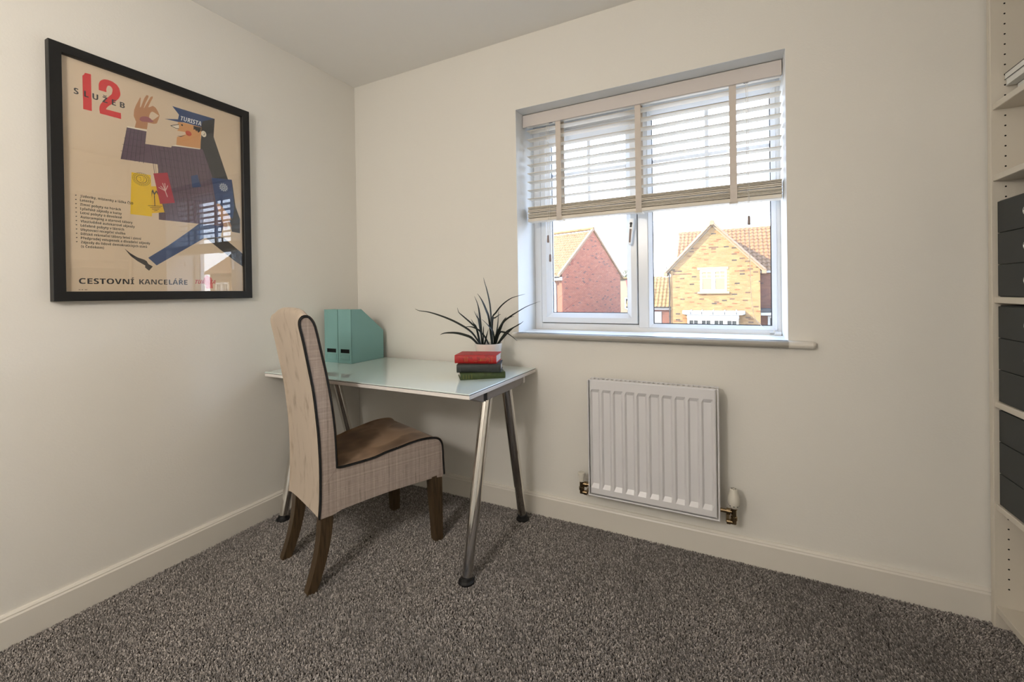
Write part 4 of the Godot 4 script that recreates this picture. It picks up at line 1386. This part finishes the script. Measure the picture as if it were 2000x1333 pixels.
func bricks(parent: Node3D, x: Transform3D, inside: Callable, w0: float, w1: float, h0: float, h1: float, tones: Array, sd: int) -> void:   # stretcher bond, each brick a solid of its own
	var g := RandomNumberGenerator.new()
	g.seed = sd
	var at := PackedFloat32Array()
	var n := 0
	var rows := int((h1 - h0) / 0.075)
	for r in rows:
		var y := h0 + r * 0.075 + 0.0375
		var u := w0 + (0.0 if r % 2 == 0 else -0.1125)
		while u < w1:
			var a := maxf(u, w0)
			var b := minf(u + 0.215, w1)
			u += 0.225
			if b - a < 0.05 or not inside.call((a + b) * 0.5, y): continue
			var p := x * Vector3((a + b) * 0.5, y, g.randf_range(-0.002, 0.002))
			var sx := (b - a) / 0.215
			var c: Color = tones[mini(int(g.randf() * g.randf() * tones.size() * 1.25), tones.size() - 1)] if g.randf() < 0.5 else tones[g.randi_range(0, 2)]
			var k := 0.42 * g.randf_range(0.88, 1.12)
			at.append_array([x.basis.x.x * sx, x.basis.y.x, x.basis.z.x, p.x, x.basis.x.y * sx, x.basis.y.y, x.basis.z.y, p.y, x.basis.x.z * sx, x.basis.y.z, x.basis.z.z, p.z, c.r * k, c.g * k, c.b * k, 1.0])
			n += 1
	var mm := MultiMesh.new()
	mm.transform_format = MultiMesh.TRANSFORM_3D
	mm.use_colors = true
	mm.mesh = one_box(Vector3(-0.1075, -0.0325, -0.02), Vector3(0.1075, 0.0325, 0.006)).mesh()
	mm.instance_count = n
	mm.buffer = at
	var o := MultiMeshInstance3D.new()
	o.name = "bricks"
	o.multimesh = mm
	o.material_override = M["brick"]
	o.set_meta("kind", "stuff")
	parent.add_child(o, true)


func pantiles(parent: Node3D, m: Material, o: Vector3, along: Vector3, up: Vector3, wid: float, hgt: float) -> void:   # rolled clay tiles in overlapping courses
	var nn := up.cross(along).normalized()
	if nn.y < 0.0: nn = -nn
	var cols := int(wid / 0.2)
	var course := 0.28
	var mb := MB.new()
	var r := 0
	while r * course < hgt:
		var ra := []
		var rb := []
		for i in cols * 6 + 1:
			var ph := float(i % 6) / 6.0
			var z := 0.028 * sin(TAU * ph) + 0.01
			var p := o + along * (wid * i / (cols * 6.0))
			ra.append(p + up * (r * course - 0.03) + nn * (z + 0.03))
			rb.append(p + up * minf((r + 1) * course, hgt) + nn * (z + 0.006))
		var rc := []
		for p in ra: rc.append(p - nn * 0.014)
		mb.grid([rc, ra])
		mb.grid([ra, rb])
		r += 1
	part("roof_tiles", mb, m, parent).set_meta("kind", "stuff")


func casement(parent: Node3D, x: Transform3D, w: float, h: float, lights: int, toplights := true) -> void:   # white window with panes as pieces of it
	var f := MB.new()
	f.ring(x, 0, w, 0, h, [Vector2(0, -0.05), Vector2(0, 0.02), Vector2(0.06, 0.02), Vector2(0.06, -0.05)])
	for k in range(1, lights): f.prism(PackedVector2Array([Vector2(w * k / lights - 0.05, 0.05), Vector2(w * k / lights + 0.05, 0.05), Vector2(w * k / lights + 0.05, h - 0.05), Vector2(w * k / lights - 0.05, h - 0.05)]), Transform3D(x.basis, x * Vector3(0, 0, -0.03)), 0.05)
	var win := part("window", f, M["outside white"], parent)
	for k in lights:
		var a := w * k / lights + 0.05
		var b := w * (k + 1) / lights - 0.05
		var s := MB.new()
		s.ring(x, a - 0.01, b + 0.01, 0.05, h - 0.05, [Vector2(0, -0.03), Vector2(0, 0.03), Vector2(0.045, 0.03), Vector2(0.05, 0.01), Vector2(0.05, -0.03)])
		if toplights:
			for yy in [h * 0.62, h * 0.78]: s.prism(PackedVector2Array([Vector2(a, yy - 0.012), Vector2(b, yy - 0.012), Vector2(b, yy + 0.012), Vector2(a, yy + 0.012)]), Transform3D(x.basis, x * Vector3(0, 0, -0.02)), 0.035)
			s.prism(PackedVector2Array([Vector2((a + b) / 2 - 0.012, h * 0.62), Vector2((a + b) / 2 + 0.012, h * 0.62), Vector2((a + b) / 2 + 0.012, h - 0.08), Vector2((a + b) / 2 - 0.012, h - 0.08)]), Transform3D(x.basis, x * Vector3(0, 0, -0.02)), 0.035)
		part("sash", s, M["outside white"], win)
		var g := MB.new()
		g.prism(PackedVector2Array([Vector2(a, 0.06), Vector2(b, 0.06), Vector2(b, h - 0.06), Vector2(a, h - 0.06)]), Transform3D(x.basis, x * Vector3(0, 0, -0.03)), 0.012)
		part("pane", g, M["house pane"], win)


func outside() -> void:
	var G := -2.75
	var gr := thing("ground", "paved ground and road between the houses, out of view, pale to bounce light onto the ceiling", "ground", Vector3.ZERO, 0.0, "", "structure")
	part("paving", one_box(Vector3(-60, G - 0.3, -90), Vector3(60, G, -1.5)), M["pale paving"], gr)  # unseen; its pale colour is chosen to bounce daylight onto the ceiling
	# house opposite: gabled wing towards the window, main roof behind
	var h := thing("brick_house", "orange brick house with a gabled wing and bay window, seen through the right pane", "house", Vector3.ZERO)
	var zg := -21.5
	var gl := -0.605
	var gr_ := 3.395
	var ap := Vector2(1.36, 4.3)
	var ey := 2.15
	var wing := MB.new()
	wing.prism(PackedVector2Array([Vector2(gl, G), Vector2(gr_, G), Vector2(gr_, ey), ap, Vector2(gl, ey)]), Transform3D(Basis.IDENTITY, Vector3(0, 0, -22.9)), 1.4 - 0.012)
	part("gable_wall", wing, M["mortar buff"], h)
	var buff := [Color(0.42, 0.235, 0.09), Color(0.47, 0.28, 0.115), Color(0.44, 0.245, 0.10), Color(0.31, 0.13, 0.05), Color(0.17, 0.09, 0.05), Color(0.08, 0.06, 0.045)]
	var cut := func(x: float, y: float) -> bool:
		if y > ey and absf(x - ap.x) > (ap.y - y) / (ap.y - ey) * 2.0 - 0.06: return false
		if x > 0.78 and x < 1.99 and y > 1.0 and y < 2.09: return false
		return not (y < 0.08 and x > 0.2 and x < 2.5)
	bricks(h, Transform3D(Basis.IDENTITY, Vector3(0, 0, zg - 0.012)), cut, gl, gr_, -2.7, 4.3, buff, 3)
	casement(h, Transform3D(Basis.IDENTITY, Vector3(0.79, 1.01, zg - 0.02)), 1.19, 1.07, 2)
	part("lintel", one_box(Vector3(0.66, 2.08, zg - 0.05), Vector3(2.06, 2.22, zg + 0.012), 0.008), M["stone"], h)
	part("window_sill", one_box(Vector3(0.66, 0.9, zg - 0.05), Vector3(2.09, 1.01, zg + 0.09), 0.01), M["stone"], h)
	# wing roof and its verge tiles
	var slope := (ap.y - ey) / 2.0
	for s in [-1.0, 1.0]:
		var foot := Vector3(ap.x + s * 2.2, ap.y - slope * 2.2 + 0.08, zg + 0.05)
		var top := Vector3(ap.x, ap.y + 0.08, zg + 0.05)
		var up := (top - foot).normalized()
		var rl := foot.distance_to(top)
		pantiles(h, M["tile orange"], Vector3(foot.x, foot.y, -24.6), Vector3.BACK, up, 24.6 + zg, rl)
		var nn := Vector3(s * up.y, absf(up.x), 0)
		var n := 10
		for k in n:
			var a := foot + up * (rl * k / n) + nn * (0.03 - 0.02 * 0)
			var mb := MB.new()
			var rows := []
			for e in [0.0, 1.0]:
				var row := []
				for q in 8:
					var w := PI * q / 7.0
					row.append(a + up * (rl / n * (1.04 if e == 1.0 else -0.02)) + nn * (sin(w) * 0.1 - 0.05 + (0.012 if e == 0.0 else 0.0)) + Vector3(0, 0, cos(w) * 0.11 + 0.03))
				rows.append(row)
			mb.grid(rows)
			mb.poly(rows[0], -up)
			mb.span(a + Vector3(0, -0.08, 0.06), a + Vector3(0.02, -0.06, 0.08))
			part("verge_tile", mb, M["verge tile"], h)
			if k == 0: part("verge_foot", one_box(Vector3(foot.x - (0.0 if s > 0 else -0.0) - 0.09, foot.y - 0.19, zg - 0.4), Vector3(foot.x + 0.09, foot.y + 0.02, zg + 0.16), 0.01), M["verge tile"], h)
		var bg := MB.new()                    # mortared soffit strip under the verge
		bg.prism(PackedVector2Array([Vector2(foot.x, foot.y - 0.14), Vector2(foot.x, foot.y - 0.02), Vector2(top.x, top.y - 0.02), Vector2(top.x, top.y - 0.14)]), Transform3D(Basis.IDENTITY, Vector3(0, 0, zg)), 0.07)
		part("verge_bedding", bg, M["cement"], h)
	var ridge := MB.new()
	ridge.tube([Vector3(ap.x, ap.y + 0.1, zg + 0.2), Vector3(ap.x, ap.y + 0.1, -24.8)], 0.12, 12)
	part("ridge_tile", ridge, M["verge tile"], h)
	# main body behind
	var zm := -22.9
	var body := MB.new()
	body.prism(PackedVector2Array([Vector2(zm, G), Vector2(zm, 2.0), Vector2(-25.2, 4.3), Vector2(-27.5, 2.0), Vector2(-27.5, G)]), Transform3D(Basis(Vector3.BACK, Vector3.UP, Vector3.LEFT), Vector3(9.5, 0, 0)), 9.9)
	part("main_wall", body, M["mortar pink"], h)
	var plain := func(x: float, y: float) -> bool: return not (y < 0.2 and x > 3.75) or y < -2.0
	bricks(h, Transform3D(Basis.IDENTITY, Vector3(0, 0, zm)), plain, 3.4, 9.5, -2.7, 2.0, [Color(0.30, 0.13, 0.085), Color(0.34, 0.16, 0.10), Color(0.26, 0.11, 0.08), Color(0.18, 0.085, 0.065), Color(0.12, 0.07, 0.06)], 5)
	var up2 := Vector3(0, 2.35, -2.45).normalized()
	pantiles(h, M["tile orange"], Vector3(-0.5, 2.02, zm + 0.25), Vector3.RIGHT, up2, 10.2, 3.5)
	pantiles(h, M["tile orange"], Vector3(-0.5, 2.02, -27.75), Vector3.RIGHT, Vector3(0, 2.35, 2.45).normalized(), 10.2, 3.5)
	var rt := MB.new()
	rt.tube([Vector3(-0.55, 4.42, -25.28), Vector3(9.75, 4.42, -25.28)], 0.11, 10)
	part("ridge_tile", rt, M["tile orange"], h)
	part("fascia", one_box(Vector3(3.42, 1.9, zm), Vector3(9.6, 2.08, zm + 0.2), 0.01), M["outside white"], h)
	part("door_canopy", one_box(Vector3(3.42, -0.05, zm), Vector3(5.6, 0.14, zm + 0.6), 0.02), M["lead"], h)
	part("canopy_fascia", one_box(Vector3(3.45, -0.2, zm), Vector3(5.57, -0.05, zm + 0.55), 0.01), M["outside white"], h)
	var dr := MB.new()
	dr.ring(Transform3D(Basis.IDENTITY, Vector3(3.78, -2.7, zm + 0.02)), 0, 1.1, 0, 2.45, [Vector2(0, -0.05), Vector2(0, 0.04), Vector2(0.1, 0.04), Vector2(0.1, -0.05)])
	part("door_frame", dr, M["outside white"], h)
	var dd := part("door", one_box(Vector3(3.88, -2.7, zm), Vector3(4.78, -0.35, zm + 0.03), 0.01), M["lead"], h)
	part("pane", one_box(Vector3(3.98, -0.8, zm + 0.03), Vector3(4.68, -0.45, zm + 0.04)), M["house pane"], dd)
	# gutter pipe at the left corner of the wing
	var dp := MB.new()
	dp.tube(smooth_path([Vector3(-0.83, 2.28, zg - 0.1), Vector3(-0.78, 2.2, zg - 0.05), Vector3(-0.76, 2.04, zg + 0.02), Vector3(-0.68, 1.96, zg + 0.05), Vector3(-0.655, 1.82, zg + 0.05)], 4) + [Vector3(-0.655, -2.7, zg + 0.05)], 0.035, 8)
	part("downpipe", dp, M["pipe black"], h)
	var pr := MB.new()
	pr.tube([Vector3(3.43, 2.0, zm + 0.3), Vector3(3.43, -2.7, zm + 0.3)], 0.035, 8)
	part("downpipe", pr, M["pipe black"], h)
	# bay window with a leaded flat canopy
	var cn := MB.new()
	cn.prism(PackedVector2Array([Vector2(-0.06, zg), Vector2(2.76, zg), Vector2(2.6, zg + 0.66), Vector2(0.16, zg + 0.66)]), Transform3D(Basis(Vector3.RIGHT, Vector3.BACK, Vector3.DOWN), Vector3(0, 0.07, 0)), 0.19, 0.02)
	part("bay_canopy", cn, M["outside white"], h)
	for k in 5: part("canopy_roll", one_box(Vector3(0.35 + k * 0.5, 0.07, zg), Vector3(0.41 + k * 0.5, 0.11, zg + 0.62), 0.015), M["outside white"], h)
	for k in 5: part("canopy_bracket", one_box(Vector3(0.36 + k * 0.5, -0.09, zg + 0.66), Vector3(0.39 + k * 0.5, 0.03, zg + 0.685)), M["lead"], h)
	part("bay_head", one_box(Vector3(0.2, -0.3, zg), Vector3(2.48, -0.12, zg + 0.52), 0.01), M["outside white"], h)
	part("bay_base", one_box(Vector3(0.22, -2.7, zg), Vector3(2.46, -1.6, zg + 0.5)), M["mortar buff"], h)
	casement(h, Transform3D(Basis.IDENTITY, Vector3(0.22, -1.6, zg + 0.5)), 2.24, 1.3, 4)
	# the house to the left, its gable turned towards us
	var l := thing("brick_house", "red brick house end with a pale pantiled slope, seen through the left pane", "house", Vector3(-5.771, 0, -25.456), -0.288)
	var lw := MB.new()
	lw.prism(PackedVector2Array([Vector2(3.45, G), Vector2(3.45, 2.25), Vector2(0, 5.05), Vector2(-3.45, 2.25), Vector2(-3.45, G)]), Transform3D(Basis(Vector3.BACK, Vector3.UP, Vector3.LEFT), Vector3(-0.012, 0, 0)), 9.0)
	part("wall", lw, M["mortar pink"], l)
	var lin := func(u: float, y: float) -> bool: return y < 2.25 or absf(u) < (5.05 - y) / 2.8 * 3.45 - 0.03
	var redb := [Color(0.50, 0.15, 0.085), Color(0.54, 0.175, 0.10), Color(0.46, 0.135, 0.08), Color(0.58, 0.22, 0.13), Color(0.34, 0.12, 0.09), Color(0.17, 0.08, 0.07)]
	bricks(l, Transform3D(Basis(Vector3.FORWARD, Vector3.UP, Vector3.RIGHT), Vector3(-0.012, 0, 0)), lin, -3.45, 3.45, -2.7, 5.05, redb, 8)
	var lup := Vector3(0, 2.8, -3.45).normalized()
	pantiles(l, M["tile pale"], Vector3(-9.2, 2.02, 3.72), Vector3.RIGHT, lup, 9.25, 4.75)
	pantiles(l, M["tile pale"], Vector3(-9.2, 2.02, -3.72), Vector3.RIGHT, Vector3(0, 2.8, 3.45).normalized(), 9.25, 4.75)
	for s in [1.0, -1.0]:
		var vb := MB.new()
		vb.prism(PackedVector2Array([Vector2(s * 3.78, 1.98), Vector2(s * 3.78, 2.15), Vector2(0, 5.24), Vector2(0, 5.07)]), Transform3D(Basis(Vector3.BACK, Vector3.UP, Vector3.LEFT), Vector3(0.06, 0, 0)), 0.16)
		part("verge", vb, M["verge tile"], l)
	var lr := MB.new()
	lr.tube([Vector3(0.05, 5.2, 0), Vector3(-9.2, 5.2, 0)], 0.11, 10)
	part("ridge_tile", lr, M["tile pale"], l)
	var gt := MB.new()
	gt.tube([Vector3(0.0, 2.0, 3.74), Vector3(-9.2, 2.0, 3.74)], 0.06, 8)
	part("gutter", gt, M["pipe black"], l)
	part("fascia", one_box(Vector3(-9.1, 1.78, 3.45), Vector3(0.02, 1.98, 3.66), 0.01), M["outside white"], l)
	var lp := MB.new()
	lp.tube(smooth_path([Vector3(-0.45, 1.95, 3.72), Vector3(-0.45, 1.75, 3.68), Vector3(-0.45, 1.6, 3.52), Vector3(-0.45, 1.45, 3.5)], 4) + [Vector3(-0.45, -2.7, 3.5)], 0.04, 8)
	part("downpipe", lp, M["outside white"], l)
	# garage between the two
	var g := thing("garage", "low brick garage with white doors and an orange roof between the houses", "garage", Vector3.ZERO)
	var gb := MB.new()
	gb.prism(PackedVector2Array([Vector2(-24.2, G), Vector2(-24.2, 0.12), Vector2(-25.75, 1.75), Vector2(-27.3, 0.12), Vector2(-27.3, G)]), Transform3D(Basis(Vector3.BACK, Vector3.UP, Vector3.LEFT), Vector3(-0.75, 0, 0)), 2.55)
	part("wall", gb, M["mortar pink"], g)
	var gin := func(x: float, y: float) -> bool: return not ((x > -3.0 and x < -2.3 or x > -2.2 and x < -1.42) and y < -0.12)
	bricks(g, Transform3D(Basis.IDENTITY, Vector3(0, 0, -24.2)), gin, -3.3, -0.75, -2.7, 0.1, [Color(0.30, 0.13, 0.10), Color(0.34, 0.16, 0.12), Color(0.26, 0.11, 0.09), Color(0.18, 0.085, 0.07), Color(0.12, 0.07, 0.06)], 9)
	pantiles(g, M["tile pale"], Vector3(-3.42, 0.16, -24.0), Vector3.RIGHT, Vector3(0, 1.7, -1.6).normalized(), 2.75, 2.4)
	pantiles(g, M["tile pale"], Vector3(-3.42, 0.16, -27.5), Vector3.RIGHT, Vector3(0, 1.7, 1.6).normalized(), 2.75, 2.4)
	part("gutter", one_box(Vector3(-3.42, 0.09, -24.05), Vector3(-0.72, 0.16, -23.95), 0.01), M["pipe black"], g)
	part("fascia", one_box(Vector3(-3.4, -0.02, -24.2), Vector3(-0.75, 0.09, -24.1)), M["outside white"], g)
	for x in [-3.0, -2.2]:
		var d := part("garage_door", one_box(Vector3(x, -2.7, -24.2), Vector3(x + (0.78 if x > -2.5 else 0.7), -0.12, -24.17), 0.01), M["garage door white"], g)
	# further houses and a tree
	var c := thing("cream_house", "pale distant house wall in the gap between the two brick houses", "house", Vector3.ZERO)
	var cw := MB.new()
	cw.prism(PackedVector2Array([Vector2(-9.5, G), Vector2(-3.2, G), Vector2(-3.2, 2.15), Vector2(-9.5, 2.15)]), Transform3D(Basis.IDENTITY, Vector3(0, 0, -42)), 5.5)
	part("wall", cw, M["cream wall"], c)
	casement(c, Transform3D(Basis.IDENTITY, Vector3(-6.15, -0.5, -36.48)), 0.9, 1.0, 2, false)
	part("roof", one_box(Vector3(-9.7, 2.15, -42.2), Vector3(-3.0, 2.3, -36.3), 0.05), M["tile pale"], c)
	var t := thing("tree", "small yellow-green tree rising behind the pale distant house", "tree", Vector3(-7.0, G, -45.0))
	var tr := MB.new()
	tr.tube([Vector3(0, 0, 0), Vector3(0.1, 2.0, 0), Vector3(0.0, 4.6, 0.1)], [0.2, 0.16, 0.07], 8)
	part("trunk", tr, M["trunk"], t)
	var lf := MB.new()
	lf.poly([Vector3(-0.09, 0, 0), Vector3(0, 0.05, 0.03), Vector3(0.09, 0, 0), Vector3(0, -0.05, 0.03)], Vector3.BACK)
	var mm := MultiMesh.new()
	mm.transform_format = MultiMesh.TRANSFORM_3D
	mm.mesh = lf.mesh()
	mm.instance_count = 3500
	for i in 3500:
		var b: Vector3 = [Vector3(0, 5.1, 0), Vector3(-1.0, 4.7, 0.3), Vector3(0.9, 4.5, -0.3), Vector3(0.3, 5.4, -0.5), Vector3(-0.5, 5.5, 0.4), Vector3(1.4, 5.1, 0.2)][i % 6]
		var dir := Vector3(rng.randfn(), rng.randfn(), rng.randfn()).normalized() * 0.75 * pow(rng.randf(), 0.4)
		mm.set_instance_transform(i, Transform3D(Basis.from_euler(Vector3(rng.randf() * TAU, rng.randf() * TAU, 0)), b + dir))
	var mi := MultiMeshInstance3D.new()
	mi.name = "crown"
	mi.multimesh = mm
	mi.material_override = M["foliage"]
	mi.set_meta("kind", "stuff")
	t.add_child(mi)
	var fl := thing("feather_flag", "pink flag on a thin pole in front of the pale distant house", "flag", Vector3(-5.35, G, -34.0))
	var po := MB.new()
	po.tube([Vector3(0, 0, 0), Vector3(0, 4.75, 0)], 0.02, 6)
	part("pole", po, M["outside white"], fl)
	var fb := MB.new()
	fb.prism(PackedVector2Array([Vector2(-0.2, 4.75), Vector2(0.18, 4.7), Vector2(0.14, 4.0), Vector2(0.02, 3.6)]), Transform3D.IDENTITY, 0.01)
	part("flag_cloth", fb, M["flag pink"], fl)
	# a third house further right, which the poster glass reflects
	var r := thing("brick_house", "orange brick house further along the road, mirrored in the poster glass", "house", Vector3(0, 0, 0))
	var rw := MB.new()
	rw.prism(PackedVector2Array([Vector2(14.5, G), Vector2(24, G), Vector2(24, 2.4), Vector2(21.6, 2.4), Vector2(19.3, 4.9), Vector2(17, 2.4), Vector2(14.5, 2.4)]), Transform3D(Basis.IDENTITY, Vector3(0, 0, -19)), 7.0 - 0.01)
	part("wall", rw, M["mortar buff"], r)
	var rin := func(x: float, y: float) -> bool: return y < 2.4 or absf(x - 19.3) < (4.9 - y) / 2.5 * 2.3
	bricks(r, Transform3D(Basis.IDENTITY, Vector3(0, 0, -12.01)), rin, 14.5, 24.0, -2.7, 4.9, buff, 13)
	for x in [15.2, 18.7, 22.2]:
		for y in [0.6, -1.9]: casement(r, Transform3D(Basis.IDENTITY, Vector3(x, y, -11.97)), 1.2, 1.3, 2)
	pantiles(r, M["tile orange"], Vector3(14.2, 2.35, -11.7), Vector3.RIGHT, Vector3(0, 2.6, -3.5).normalized(), 10.1, 4.4)
	pantiles(r, M["tile orange"], Vector3(14.2, 2.35, -19.3), Vector3.RIGHT, Vector3(0, 2.6, 3.5).normalized(), 10.1, 4.4)
